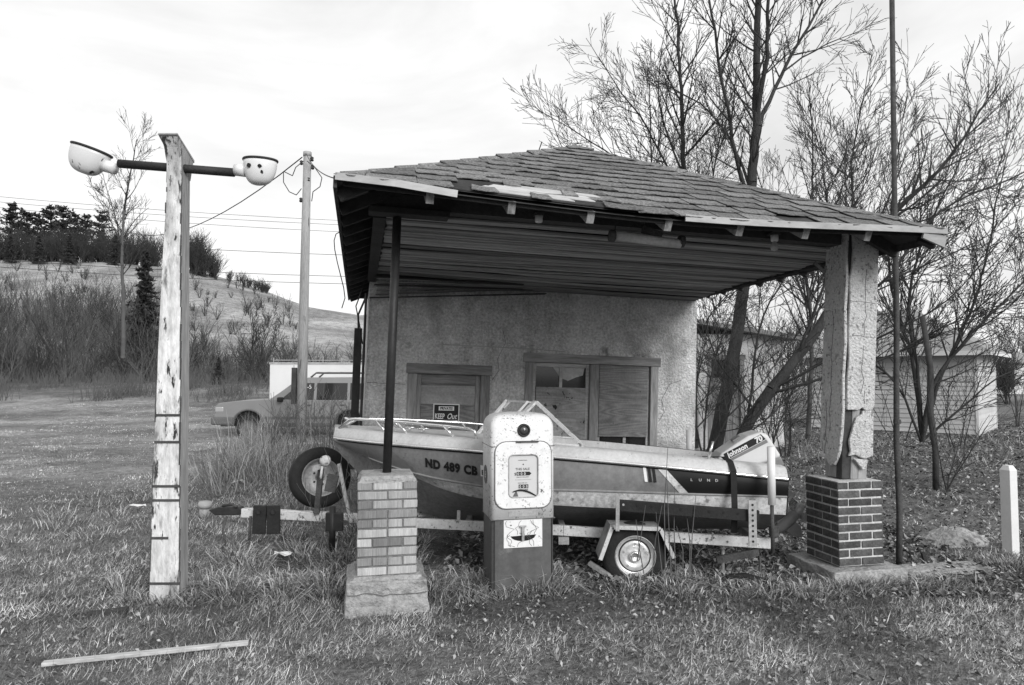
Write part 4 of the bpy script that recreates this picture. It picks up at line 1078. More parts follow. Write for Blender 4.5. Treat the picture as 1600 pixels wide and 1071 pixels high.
rim = [(a * 1.012, yF - .004, b + (.004 if b > .95 else -.004)) for a, b in outer]; rim.append(rim[0]); MB().tube(rim, .0028, 5, False).build('panel_seam', 'ink_soft', pp_)
# hood light
m_ = Matrix.Translation((.005, yF + .018, 1.295)) @ Matrix.Rotation(R(90), 4, 'X')
MB().lathe([(.052, -.0), (.052, .028), (.046, .036), (.038, .036), (.036, .026)], 24, m_, False).build('light_bezel', 'steel_dark', pp_, True)
MB().lathe([(.037, .022), (.033, .034), (.018, .042), (.0, .045)], 20, m_).build('light_lens', 'lens_dark', pp_, True)
for z in (.645,): text('nameplate', 'EUREKA', .042, 'ink_soft', pp_, dl(0, z - .012, yF - .003), align='CENTER', sx=1.1) if False else None
MB().box(-.115, .115, yF - .004, yF + .002, .628, .668).build('nameplate', 'galv', pp_)
MB().box(-.06, .12, yF + .004, yF - .028, 1.202, 1.212).build('hood_gap', 'rust', pp_)
# lower white plate with nozzle slot and hook
yL = -PD
MB().box(-.155, .155, yL - .006, yL + .002, .385, .602).build('nozzle_plate', 'pump_plate', pp_, bevel=.003)
MB().prism([(-.105, .475), (.105, .482)] + [(.10 * math.cos(a), .478 - .042 * math.sin(a)) for a in np.linspace(.1, math.pi - .1, 9)], yL - .008, yL - .005).build('nozzle_slot', 'void', pp_)
MB().beam((-.005, yL - .020, .44), (-.005, yL - .024, .555), .022, .012, up=(0, 1, 0)).beam((-.03, yL - .024, .553), (.022, yL - .024, .553), .014, .012, up=(0, 1, 0)).build('nozzle_hook', 'galv', pp_, bevel=.003)
q = MB()
for k in range(9):
    x, z = rnd.uniform(-.14, .14), rnd.choice([.395, .595]); pts_ = [(x, yL - .0072, z)]
    for _ in range(5): x = max(-.148, min(.148, x + rnd.gauss(0, .025))); z += .022 * (1 if pts_[0][2] < .5 else -1) * rnd.uniform(.5, 1.4); pts_.append((x, yL - .0072, max(.39, min(.598, z))))
    q.tube(pts_, .0018, 4)
q.build('paint_crack', 'ink_soft', pp_)
# side details: seams, round emblem, louvres on the left side
xS = -(PW + .006)
text('emblem_letter', 'E', .07, 'white_print', pp_, face_mtx((xS - .004, .05, .905), (0, -1, 0), (0, 0, 1)))
MB().lathe([(.075, -.002), (.075, .002)], 24, Matrix.Translation((xS - .001, .03, .93)) @ Matrix.Rotation(R(90), 4, 'Y')).build('emblem', 'suv_trim', pp_)
for z in (1.22, 1.25, 1.28): MB().box(xS - .006, xS + .004, -.03, .09, z - .005, z + .005).build('louvre', 'pump_white', pp_)
for x in (-.228, .233): MB().box(x - .003, x + .003, yL - .003, yL, .0, .60).build('seam', 'ink', pp_)
MB().box(-PW - .009, PW + .009, -PD - .009, PD + .009, SP - .003, SP + .003).build('belt_seam', 'ink_soft', pp_)
MB().box(-PW - .0075, PW + .0075, -PD - .0075, PD + .0075, 1.168, 1.172).build('hood_seam', 'ink_soft', pp_)

# ================================================================== boat
bt = empty('motor_boat', (2.36, 6.62, 0), (R(2.4), 0, math.pi - R(3.9)), 'grey and white aluminium motor boat with bow rail on a trailer under the roof', 'boat')
LB = 4.13
def tab(xs, ys): return lambda s: float(np.interp(s, xs, ys))
def smt(xs, ys):
    fine = np.linspace(0, 1, 101); v = np.interp(fine, xs, ys); k = np.ones(9) / 9
    v2 = np.convolve(np.pad(v, 4, mode='edge'), k, 'valid'); v2[0] = ys[0]; v2[-1] = ys[-1]
    return lambda s: float(np.interp(s, fine, v2))
ks = [0, .5, .72, .805, .87, .944, 1]; keel_z = smt(ks, [.26, .26, .29, .41, .53, .74, 1.03])
gz = lambda s: .855 + .285 * s + .035 * math.sin(math.pi * s)
gy = smt([0, .2, .45, .6, .75, .87, .95, 1], [.75, .79, .80, .76, .63, .42, .21, .015])
rz = smt([0, .4, .6, .75, .85, .93, 1], [.655, .69, .695, .77, .86, .95, 1.06]); ry = smt([0, .2, .45, .6, .75, .87, .95, 1], [.72, .75, .75, .69, .53, .31, .12, .010])
cz = smt([0, .4, .6, .7, .8, .9, 1], [.50, .545, .575, .63, .77, .91, 1.045]); cy = smt([0, .2, .45, .6, .75, .87, .95, 1], [.68, .70, .69, .61, .43, .2, .06, .006])
gl = lambda s: gz(s) - .055        # underside of the rub rail
def hullp(s, w, off=0.0):
    """near/far hull side: w 0..1 from the rail up to the gunwale"""
    y = ry(s) + (gy(s) - ry(s)) * w + .02 * math.sin(math.pi * w); z = rz(s) + (gl(s) - rz(s)) * w
    return Vector((s * LB, y + off, z))
NS = 56
def loft(name, curves, mat, par, both=True, smooth=True, s0=0.0, s1=1.0, th=0):
    q = MB()
    for sgn in ((1, -1) if both else (1,)):
        base = len(q.v); nc_ = len(curves)
        for i in range(NS + 1):
            s = s0 + (s1 - s0) * i / NS
            for c in curves: x, y, z = c(s); q.v.append((x, y * sgn, z))
        for i in range(NS):
            for j in range(nc_ - 1):
                a = base + i * nc_ + j; q.f.append((a, a + 1, a + nc_ + 1, a + nc_) if sgn > 0 else (a, a + nc_, a + nc_ + 1, a + 1))
    o = q.build(name, mat, par, smooth)
    if th: md = o.modifiers.new('t', 'SOLIDIFY'); md.thickness = th; md.offset = -1
    return o
X_ = lambda s: s * LB
hull = loft('hull', [lambda s, w=w: tuple(hullp(s, w)) for w in (0, .25, .5, .75, 1)], 'hull_grey', bt)
loft('lower_band', [lambda s: (X_(s), cy(s), cz(s)), lambda s: (X_(s), (cy(s) + ry(s)) / 2 + .006, (cz(s) + rz(s)) / 2), lambda s: (X_(s), ry(s) + .008, rz(s))], 'hull_pale', bt)
loft('bottom', [lambda s: (X_(s), .0, keel_z(s)), lambda s: (X_(s), cy(s) * .5, keel_z(s) * .45 + cz(s) * .55 - .02), lambda s: (X_(s), cy(s), cz(s))], 'hull_dark', bt)
loft('spray_rail', [lambda s: (X_(s), ry(s) + .004, rz(s) - .010), lambda s: (X_(s), ry(s) + .022, rz(s)), lambda s: (X_(s), ry(s) + .006, rz(s) + .012)], 'hull_grey', bt, s1=.9)
loft('gunwale', [lambda s: (X_(s), gy(s) + .012, gz(s) - .055), lambda s: (X_(s), gy(s) + .028, gz(s) - .040), lambda s: (X_(s), gy(s) + .022, gz(s) - .025), lambda s: (X_(s), max(0, gy(s) - .012), gz(s) + .030), lambda s: (X_(s), max(0, gy(s) - .05), gz(s) + .05), lambda s: (X_(s), max(0, gy(s) - .16), gz(s) + .055)], 'boat_white', bt)
loft('rub_strip', [lambda s: (X_(s), gy(s) + .026, gz(s) - .060), lambda s: (X_(s), gy(s) + .034, gz(s) - .050), lambda s: (X_(s), gy(s) + .028, gz(s) - .040)], 'chrome', bt)
loft('rub_groove', [lambda s: (X_(s), gy(s) + .004, gz(s) - .074), lambda s: (X_(s), gy(s) + .022, gz(s) - .0605)], 'ink', bt)
loft('foredeck', [lambda s: (X_(s), max(0, gy(s) - .15), gz(s) + .054), lambda s: (X_(s), max(0, gy(s) - .15) * .5, gz(s) + .075), lambda s: (X_(s), 0, gz(s) + .082)], 'boat_white', bt, s0=.56)
loft('inner_side', [lambda s: (X_(s), gy(s) - .155, gz(s) + .05), lambda s: (X_(s), gy(s) - .16, .6)], 'boat_white', bt, s0=0, s1=.56)
MB().box(.03, 2.3, -.56, .56, .58, .60).build('floor', 'boat_in', bt)
# bow cheek in a paler grey (ahead of the slanted edge)
q = MB()
for sgn in (1, -1):
    for i in range(14):
        for j in range(5):
            pass
    base = len(q.v); m1, m2 = 16, 5
    for i in range(m1 + 1):
        for j in range(m2 + 1):
            w = j / m2; sa = .77 + .085 * w; s = sa + (1 - sa) * i / m1
            p_ = hullp(s, w, .0035); q.v.append((p_.x + .003, p_.y * sgn, p_.z))
    for i in range(m1):
        for j in range(m2):
            a = base + i * (m2 + 1) + j; q.f.append((a, a + 1, a + m2 + 2, a + m2 + 1) if sgn > 0 else (a, a + m2 + 1, a + m2 + 2, a + 1))
q.build('bow_cheek', 'hull_bow', bt, True)
# transom
q = MB(); pr = [(0.0, keel_z(0)), (cy(0), cz(0)), (ry(0), rz(0)), (gy(0), gl(0)), (gy(0), gz(0)), (.3, gz(0) - .02), (.28, gz(0) - .12), (-.28, gz(0) - .12), (-.3, gz(0) - .02), (-gy(0), gz(0)), (-gy(0), gl(0)), (-ry(0), rz(0)), (-cy(0), cz(0))]
MB().prism(pr, -.012, .03, 'yz').build('transom', 'boat_black', bt)
# black stern panel and lettering on both sides
for sgn in (1, -1):
    q = MB(); m1, m2 = 10, 4
    for i in range(m1 + 1):
        for j in range(m2 + 1):
            w = j / m2 * .97 + .02; sb = .212 + .05 * (w - .3); s = sb * i / m1; p_ = hullp(s, w, .004); q.v.append((p_.x - .002, p_.y * sgn, p_.z))
    for i in range(m1):
        for j in range(m2):
            a = i * (m2 + 1) + j; q.f.append((a, a + 1, a + m2 + 2, a + m2 + 1))
    q.build('stern_panel', 'boat_black', bt, True)
    q = MB()
    for i in range(3):
        for j in range(m2 + 1):
            w = j / m2 * .97 + .02; s = .212 + .05 * (w - .3) + .018 * i / 2; p_ = hullp(s, w, .005); q.v.append((p_.x, p_.y * sgn, p_.z))
    for i in range(2):
        for j in range(m2):
            a = i * (m2 + 1) + j; q.f.append((a, a + 1, a + m2 + 2, a + m2 + 1))
    q.build('pale_stripe', 'hull_pale', bt, True)
# near side is +y local; text reads left to right towards -x (stern)
def warp_hull(s_start, z_off, off):
    def f_(q_):
        s = s_start - q_.x / LB; w = (z_off + q_.y) / max(.05, gl(s) - rz(s)); p_ = hullp(s, w, off + q_.z); return p_
    return f_
text('registration', 'ND 489 CB', .105, 'ink', bt, None, bold=.006, warp=warp_hull(.752, .095, .006), sx=.86, spacing=1.12)
q = MB(); 
for a, b in ((0, 0), (1, 0), (1, 1), (0, 1)): s = .628 - a * .022; p_ = hullp(s, .30 + .32 * b, .005); q.v.append(tuple(p_))
q.f.append((0, 1, 2, 3)); q.build('sticker', 'white_print', bt)
text('sticker_letter', 'E', .06, 'ink', bt, None, bold=.002, warp=warp_hull(.626, .105, .009))
for k, ch in enumerate('LUND'):
    text('maker_letter', ch, .030, 'galv', bt, None, bold=.001, warp=warp_hull(.196 - .0165 * k, .115, .008), sx=1.15)
# striped vent on the side
for k in range(3):
    q = MB()
    for a, b in ((0, .42), (.006, .42), (.010, .98), (.004, .98)): s = .282 + .009 * k * -1 + a; p_ = hullp(s, b, .008); q.v.append(tuple(p_))
    q.f.append((0, 1, 2, 3)); q.build('side_vent', ('white_print', 'ink', 'ink')[k], bt)
# bow rail
dz_ = lambda s: gz(s) + .05
def rp(s, h_, sgn=1, ins=.09): return Vector((s * LB, sgn * max(0, gy(s) - ins), dz_(s) + h_))
for sgn in (1, -1):
    MB().tube([rp(.985, .0, sgn, .05), rp(.955, .09, sgn, .06), rp(.94, .10, sgn), rp(.86, .104, sgn), rp(.78, .10, sgn), rp(.70, .095, sgn), rp(.655, .088, sgn), rp(.643, .065, sgn), rp(.640, .0, sgn)], .015, 8).build('bow_rail', 'chrome', bt, True)
    for s in (.88, .825, .715): MB().tube([rp(s, .10, sgn), rp(s - .025, .0, sgn)], .012, 8).build('rail_stanchion', 'chrome', bt, True)
MB().tube([rp(.955, .09, 1, .06), rp(.972, .095, 1, .09), rp(.972, .095, -1, .09), rp(.955, .09, -1, .06)], .015, 8).build('bow_rail', 'chrome', bt, True)
for s in (.80, .765):
    c_ = Vector((s * LB, gy(s) - .2, gz(s) + .075)); MB().tube([c_ + Vector((.05, 0, .025)), c_ + Vector((0, 0, .03)), c_ - Vector((.05, 0, -.025))], .009, 6).tube([c_, c_ + Vector((0, 0, .03))], .012, 6).build('cleat', 'chrome', bt, True)
# windscreen
def ws(s, y, h_): return Vector((s * LB, y, gz(s) + .06 + h_))
wv = [ws(.412, gy(.43) - .12, 0), ws(.59, .56, .0), ws(.512, .50, .35)]
MB().beam(wv[0], wv[2], .028, .028).build('screen_frame', 'trailer_white', bt); MB().beam(wv[2], wv[1], .02, .02).build('screen_frame', 'trailer_white', bt); MB().beam(wv[1], wv[0], .02, .02).build('screen_frame', 'trailer_white', bt)
q = MB(); q.add(wv, [(0, 1, 2)]); q.build('side_pane', 'clear', bt)
wf = [ws(.425, -gy(.43) + .12, 0), ws(.60, -.56, .0), ws(.525, -.50, .36)]
for a, b in ((0, 2), (2, 1), (1, 0)): MB().beam(wf[a], wf[b], .02, .02).build('screen_frame', 'trailer_white', bt)
q = MB(); q.add(wf, [(0, 1, 2)]); q.build('side_pane', 'clear', bt)
for (ya, yb) in ((.49, .16), (.13, -.13), (-.16, -.49)):
    fs_ = lambda y: .075 * (1 - abs(y) / .5)
    a, b, c, d = ws(.60 + fs_(ya), ya, 0), ws(.60 + fs_(yb), yb, 0), ws(.53 + fs_(yb), yb, .345), ws(.53 + fs_(ya), ya, .345)
    for p_, r_ in ((a, b), (b, c), (c, d), (d, a)): MB().beam(p_, r_, .02, .02).build('screen_frame', 'trailer_white', bt)
    q = MB(); q.add([a, b, c, d], [(0, 1, 2, 3)]); q.build('front_pane', 'clear', bt)
# hold-down strap
q = MB(); sS = .118
pts_ = [(sS * LB, -.2, gz(sS) + .02), (sS * LB, gy(sS) - .16, gz(sS) + .075), (sS * LB - .02, gy(sS) - .02, gz(sS) + .045), (sS * LB - .03, gy(sS) + .045, gz(sS) - .03), (sS * LB - .03, gy(sS) + .05, .55), (sS * LB - .03, gy(sS) + .0, .36)]
for a, b in zip(pts_[:-1], pts_[1:]): q.beam(a, b, .05, .006, up=(0, .7, .7))
q.build('strap', 'strap', bt)
for (s, y) in ((.155, .72),): MB().tube([(s * LB, y, gz(s) + .05), (s * LB - .04, y, gz(s) + .20)], .012, 8).build('rod_holder', 'chrome', bt, True)

# ================================================================== outboard
mo = empty('outboard_motor', bt.matrix_basis @ Vector((.02, 0, .80)), (0, 0, math.pi - R(3.9)), 'white outboard motor tilted up on the stern of the boat', 'outboard motor')
tl = empty('cowling', (.02, 0, .055), (0, R(20), 0)); tl.parent = mo
cow = [(.33, .155), (.36, .20), (.30, .245), (.02, .315), (-.10, .31), (-.16, .27), (-.20, .06), (-.20, .03), (.16, .03), (.25, .10)]
MB().prism(cow, -.16, .16, 'xz').build('cover', 'motor_white', tl, bevel=.035, seg=4)
cb = [(.20, -.06), (.20, .04), (-.205, .04), (-.205, -.06)]
MB().prism(cb, -.15, .15, 'xz').build('lower_cover', 'motor_grey', tl, bevel=.02)
for sgn in (1, -1):
    MB().prism([(.285, .172), (.285, .235), (-.10, .292), (-.125, .235)], sgn * .1605, sgn * .163, 'xz').build('dark_stripe', 'ink', tl)
    MB().prism([(.265, .148), (.285, .168), (-.127, .230), (-.135, .20)], sgn * .1605, sgn * .163, 'xz').build('grey_stripe', 'motor_grey', tl)
ca_ = math.atan2(-.060, -.40)
text('motor_lettering', 'Johnson', .066, 'white_print', tl, face_mtx((.255, .165, .188), (-.40, 0, .057), (0, 0, 1)), bold=.002, shear=.15, sx=.95)
text('motor_lettering', '70', .070, 'white_print', tl, face_mtx((-.03, .165, .228), (-.40, 0, .057), (0, 0, 1)), bold=.003, shear=.1)
MB().prism([(.335, .165), (.352, .2), (.33, .21), (.30, .17)], -.10, .10, 'xz').build('front_vent', 'ink', tl)
MB().obox((.10, 0, .305), (.08, .12, .02), (0, .22, 0)).build('top_latch', 'motor_grey', tl)
lg = empty('lower_unit', (.12, 0, -.12), (0, R(42), 0)); lg.parent = mo
MB().prism([(.10, .02), (-.11, .02), (-.09, -.32), (.05, -.32)], -.075, .075, 'xz').build('midsection', 'motor_grey', lg, bevel=.02)
MB().prism([(.07, -.32), (-.26, -.32), (-.26, -.345), (.07, -.345)], -.10, .10, 'xz').build('cavitation_plate', 'motor_grey', lg, bevel=.004)
MB().prism([(.05, -.345), (-.09, -.345), (-.10, -.62), (-.04, -.70), (.02, -.62)], -.022, .022, 'xz').build('skeg', 'motor_grey', lg, bevel=.006)
MB().lathe([(.0, .17), (.03, .14), (.055, .06), (.058, -.06), (.05, -.14)], 16, Matrix.Translation((-.02, 0, -.50)) @ Matrix.Rotation(R(90), 4, 'Y')).build('gearcase', 'motor_grey', lg, True)
for k in range(3):
    m_ = Matrix.Translation((-.20, 0, -.50)) @ Matrix.Rotation(R(120 * k), 4, 'X') @ Matrix.Rotation(R(28), 4, 'Z')
    q = MB(); t = MB().prism([(-.05, .02), (.05, .02), (.07, .10), (.02, .15), (-.04, .12)], -.004, .004, 'xz'); q.add([m_ @ Vector(v) for v in t.v], t.f); q.build('propeller_blade', 'chrome', lg, bevel=.002)
MB().lathe([(.045, -.06), (.04, .05), (.02, .07)], 14, Matrix.Translation((-.20, 0, -.50)) @ Matrix.Rotation(R(90), 4, 'Y')).build('propeller_hub', 'galv', lg, True)
MB().box(-.10, .06, -.11, .11, -.30, .03).build('clamp_bracket', 'motor_grey', mo, bevel=.012)

# ================================================================== trailer
YAW = math.pi - R(3.0)
tr = empty('boat_trailer', (1.03, 6.0, g1(1.03, 6.0)), (0, 0, 0), 'white boat trailer with perforated bunk rails carrying the motor boat', 'trailer')
TO = Vector(tr.location)
def T(x, y, z): return Vector((x, y, z)) - TO
def wheel(par, c, r, w, name='wheel'):
    wh = empty(name, c); wh.parent = par
    m_ = Matrix.Rotation(R(90), 4, 'X')       # lathe axis -> y, outer face towards -y
    MB().lathe([(r * .60, -w * .46), (r * .66, -w * .5), (r * .86, -w * .48), (r * .965, -w * .40), (r, -w * .2), (r, w * .2), (r * .965, w * .40), (r * .86, w * .48), (r * .66, w * .5), (r * .60, w * .46)], 40, m_, False).build('tyre', 'rubber', wh, True)
    MB().lathe([(r * .61, w * .5), (r * .64, w * .47), (r * .60, w * .40), (r * .55, w * .34), (r * .52, w * .25), (r * .42, w * .30), (r * .34, w * .36), (r * .30, w * .30), (r * .22, w * .28), (0, w * .28)], 40, m_, False).build('rim', 'wheel_rim', wh, True)
    MB().lathe([(r * .17, w * .27), (r * .17, w * .48), (r * .14, w * .56), (r * .11, w * .56), (r * .10, w * .50), (0, w * .50)], 20, m_, False).build('hub', 'chrome', wh, True)
    for k in range(5):
        a = 2 * math.pi * k / 5 + .3; MB().lathe([(.010, w * .27), (.010, w * .36), (0, w * .36)], 6, Matrix.Translation((r * .36 * math.cos(a), 0, r * .36 * math.sin(a))) @ m_).build('lug_nut', 'galv', wh)
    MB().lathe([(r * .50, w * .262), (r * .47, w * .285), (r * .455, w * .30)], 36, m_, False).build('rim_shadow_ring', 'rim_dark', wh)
    MB().lathe([(r * .6, -w * .2), (0, -w * .2)], 24, m_, False).build('rim_back', 'rust', wh)
    return wh
wz = .195
wheel(tr, T(1.03, 5.98, wz), .275, .16)
w2 = wheel(tr, T(1.10, 7.62, wz), .275, .16); w2.rotation_euler = (0, 0, math.pi)
MB().tube([T(1.03, 6.05, wz), T(1.10, 7.55, wz)], .03, 8).build('axle', 'rust', tr)
nr_ = [T(2.22, 6.02, .275), T(1.35, 6.10, .315), T(.45, 6.18, .352), T(-.35, 6.32, .362), T(-1.45, 6.62, .352)]
for a, b in zip(nr_[:-1], nr_[1:]): MB().beam(a, b, .05, .085).build('side_rail', 'trailer_white', tr, bevel=.005)
fr_ = [T(2.32, 7.55, .275), T(1.4, 7.5, .315), T(.5, 7.4, .352), T(-.3, 7.2, .362), T(-1.45, 6.78, .352)]
for a, b in zip(fr_[:-1], fr_[1:]): MB().beam(a, b, .05, .085).build('side_rail', 'trailer_white', tr, bevel=.005)
MB().beam(T(-1.35, 6.70, .345), T(-2.62, 6.86, .375), .075, .085).build('tongue', 'trailer_white', tr, bevel=.006)
for x, ya, yb, z in ((2.15, 6.05, 7.5, .27), (.45, 6.2, 7.4, .345), (-.4, 6.35, 7.2, .355)): MB().beam(T(x, ya, z), T(x, yb, z), .05, .06).build('cross_member', 'galv', tr)
MB().beam(T(2.12, 6.05, .20), T(1.75, 6.05, .13), .03, .06).beam(T(2.12, 6.05, .05), T(2.12, 6.05, .25), .015, .03).build('drop_bar', 'rust', tr)
# coupler, safety chain, rubber pads
MB().prism([(0, .0), (.10, .03), (.30, .03), (.34, -.01), (.30, -.05), (.06, -.05)], -.045, .045, 'xz').build('coupler', 'steel_dark', tr, bevel=.008, loc=T(-2.95, 6.89, .40))
MB().tube([T(-2.82, 6.86, .44), T(-2.72, 6.84, .455), T(-2.66, 6.82, .44)], .014, 6).build('coupler_latch', 'rust', tr, True)
MB().tube([T(-2.75, 6.80, .35), T(-2.78, 6.78, .22), T(-2.74, 6.76, .10), T(-2.78, 6.75, .02)], .012, 6).build('safety_chain', 'rust', tr, True)
MB().tube([T(-2.52, 6.80, .35), T(-2.53, 6.80, .12)], .014, 6).build('chain_hook', 'rust', tr, True)
for x in (-2.42, -2.285): MB().obox(T(x, 6.76, .325), (.125, .03, .27), (0, R(2 if x < -2.4 else -1), 0)).build('rubber_pad', 'rubber', tr, bevel=.004)
for x in (-2.42, -2.285): MB().lathe([(.02, 0), (.02, .02), (0, .02)], 8, Matrix.Translation(T(x, 6.745, .40)) @ Matrix.Rotation(R(90), 4, 'X')).build('bolt', 'steel_dark', tr)
# winch stand and jack
jx, jy = -1.68, 6.60
MB().tube([T(jx, jy, .02), T(jx, jy, .48)], .030, 10).build('jack_leg', 'steel_dark', tr, True)
MB().obox(T(jx + .02, jy, .34), (.16, .05, .17)).build('jack_bracket', 'steel_dark', tr, bevel=.006)
MB().lathe([(.09, 0), (.09, .012), (.03, .03)], 14, Matrix.Translation(T(jx, jy, .0))).build('jack_foot', 'rust', tr)
MB().beam(T(-1.86, 6.72, .39), T(-1.82, 6.72, .90), .05, .05).build('winch_post', 'rust', tr, bevel=.004)
MB().beam(T(-1.56, 6.74, .39), T(-1.66, 6.74, .86), .03, .03).build('winch_brace', 'galv', tr)
wn = T(-1.77, 6.66, .90)
MB().lathe([(.048, -.03), (.05, 0), (.05, .02), (.02, .03)], 16, Matrix.Translation(wn) @ Matrix.Rotation(R(90), 4, 'X')).build('winch_drum', 'trailer_white', tr, True)
MB().obox(wn + Vector((-.06, .03, -.06)), (.14, .04, .05), (0, -.3, 0)).build('winch_plate', 'galv', tr)
MB().tube([wn + Vector((-.02, -.03, -.05)), wn + Vector((-.03, -.05, -.17))], .012, 8).build('winch_handle', 'trailer_white', tr, True)
MB().obox(wn + Vector((.05, .05, -.22)), (.10, .05, .16), (0, .2, 0)).build('winch_box', 'rust', tr)
# fender of flat bent plate
fp = [(-.30, .105), (-.20, .372), (.20, .357), (.31, .12)]
q = MB()
for (a, b) in zip(fp[:-1], fp[1:]): q.add([(a[0], -.13, a[1]), (b[0], -.13, b[1]), (b[0], .10, b[1]), (a[0], .10, a[1])], [(0, 1, 2, 3)])
o = q.build('fender', 'galv', tr, loc=T(1.03, 5.98, .09)); md = o.modifiers.new('t', 'SOLIDIFY'); md.thickness = .014
q = MB()
for (a, b) in zip(fp[:-1], fp[1:]): q.beam((a[0], -.135, a[1] - .012), (b[0], -.135, b[1] - .012), .012, .032)
q.build('fender_lip', 'trailer_white', tr, loc=T(1.03, 5.98, .09))
# bunk rail of dark perforated angle, galvanised uprights, guide posts
bk = empty('bunk_rail', T(0, 0, 0)); bk.parent = tr
MB().beam((.86, 5.83, .635), (2.02, 5.77, .555), .035, .095).build('plank', 'rubber', bk, bevel=.006)
for k in range(10):
    t = (k + .5) / 10; p_ = Vector((.86, 5.83, .635)).lerp(Vector((2.02, 5.77, .555)), t)
    MB().lathe([(.010, 0), (.010, .004), (0, .004)], 8, Matrix.Translation((p_.x, p_.y - .016, p_.z + .01)) @ Matrix.Rotation(R(90), 4, 'X')).build('bolt', 'galv' if k in (0, 9) else 'void', bk)
MB().beam(T(.865, 5.79, .43), T(.870, 5.79, .735), .03, .012, up=(0, 1, 0)).build('upright', 'galv', tr)
up_ = empty('perforated_upright', T(1.955, 5.735, .30)); up_.parent = tr
MB().box(-.032, .032, -.008, .008, .02, .39).build('plate', 'galv', up_)
for k in range(8): MB().lathe([(.010, 0), (.010, .004), (0, .004)], 8, Matrix.Translation((0, -.006, .06 + .042 * k)) @ Matrix.Rotation(R(90), 4, 'X')).build('bolt_hole', 'void', up_)
gp = empty('guide_post', T(2.125, 5.76, .26)); gp.parent = tr
MB().tube([(0, 0, .0), (0, 0, .42)], .016, 8).build('upright', 'rust', gp, True)
MB().tube([(0, 0, .39), (0, 0, .86)], .032, 14).build('pvc_sleeve', 'pvc', gp, True)
g2 = empty('guide_post', T(1.95, 7.72, .28)); g2.parent = tr
MB().tube([(0, 0, .39), (0, 0, .83)], .032, 14).build('pvc_sleeve', 'pvc', g2, True); MB().tube([(0, 0, 0), (0, 0, .42)], .016, 8).build('upright', 'rust', g2, True)
MB().obox(T(2.20, 5.93, .40), (.07, .05, .09)).build('tail_light', 'rust', tr, bevel=.006)
MB().obox(T(.45, 6.15, .27), (.09, .04, .06)).build('bracket', 'galv', tr)
MB().beam(T(-.49, 6.45, .36), T(-.49, 6.50, .46), .03, .03).build('roller_arm', 'galv', tr)

# spare wheel standing against the trailer tongue
spz = empty('spare_wheel', pt(500, 746, 7.6), (R(-8), 0, R(24)), 'worn car tyre with steel rim standing behind the trailer tongue', 'tyre')
r_ = .325; w_ = .19; m_ = Matrix.Rotation(R(90), 4, 'X')
MB().lathe([(r_ * .62, -w_ * .44), (r_ * .68, -w_ * .5), (r_ * .86, -w_ * .49), (r_ * .97, -w_ * .40), (r_, -w_ * .2), (r_, w_ * .2), (r_ * .97, w_ * .40), (r_ * .86, w_ * .49), (r_ * .68, w_ * .5), (r_ * .62, w_ * .44)], 44, m_, False).build('tyre', 'rubber', spz, True)
MB().lathe([(r_ * .62, w_ * .46), (r_ * .58, w_ * .44), (r_ * .55, w_ * .2), (r_ * .48, w_ * .05), (r_ * .30, w_ * .10), (r_ * .16, w_ * .05)], 36, m_, False).build('rim', 'galv', spz, True)
for k in range(5):
    a = 2 * math.pi * k / 5; MB().lathe([(.012, 0), (.012, w_ * .12), (0, w_ * .12)], 8, Matrix.Translation((r_ * .24 * math.cos(a), 0, r_ * .24 * math.sin(a))) @ m_).build('stud_hole', 'void', spz)
# ================================================================== utility pole and wires
up0 = pt(470, 690, 18.3); up0.z = g1(up0.x, up0.y)
pole = empty('utility_pole', up0, (0, R(.5), 0), 'plain wooden utility pole standing left of the station by the parked car', 'utility pole')
hp = pt(475, 238, 18.3).z - up0.z
MB().tube([(0, 0, -.2), (0, 0, hp * .5), (0, 0, hp)], [.135, .12, .10], 14).build('pole', 'pole_wood', pole, True)
MB().tube([(.0, 0, hp - .12), (.0, 0, hp + .0)], [.11, .11], 14).build('pole_cap', 'pole_wood', pole, True)
for (x, z) in ((-.14, hp - .3), (.14, hp - .2), (.16, hp - .42), (.05, hp - .75), (-.13, hp - 1.3)):
    MB().lathe([(.03, -.06), (.05, -.03), (.03, 0), (.05, .03), (.02, .06)], 10, Matrix.Translation((x, -.05, z))).build('insulator', 'steel_dark', pole, True)
MB().box(-.27, -.15, -.06, .06, 1.0, 1.95).build('meter_board', 'dark_wood', pole, bevel=.01)
def wire(name, pts, r_, label):
    a = pts; sm = []
    for i in range(len(a) - 1):
        n_ = 10
        for k in range(n_):
            sm.append(Vector(a[i]).lerp(Vector(a[i + 1]), k / n_))
    sm.append(Vector(a[-1]))
    c = sm[0].copy(); q = MB().tube([p_ - c for p_ in sm], r_, 5)
    tag(q.build(name, 'wire', None, True, loc=c), label, 'wire')
def sagline(a, b, s, n=14):
    a, b = Vector(a), Vector(b); return [a.lerp(b, k / n) - Vector((0, 0, 4 * s * (k / n) * (1 - k / n))) for k in range(n + 1)]
wire('service_wire', sagline(pt(472, 246, 18.2), pt(200, 362, 36), .9), .016, 'dark service wire dropping from the utility pole towards the slender tree')
wire('service_wire', sagline(pt(478, 240, 18.2), pt(523, 279, 5.0 + 4.2), .12), .009, 'short wire from the top of the utility pole to the station eave')
wire('wire_loop', [pt(474, 252, 18.1), pt(462, 262, 18.0), pt(457, 275, 18.0), pt(443, 268, 18.0), pt(443, 285, 18.0), pt(452, 300, 18.0), pt(463, 305, 18.1), pt(471, 295, 18.2)], .012, 'slack wire loop hanging on the left of the utility pole top')
wire('wire_loop', [pt(480, 252, 18.1), pt(492, 262, 18.0), pt(503, 278, 18.0), pt(500, 292, 18.0), pt(489, 300, 18.0), pt(487, 315, 18.1)], .012, 'slack wire loop hanging on the right of the utility pole top')
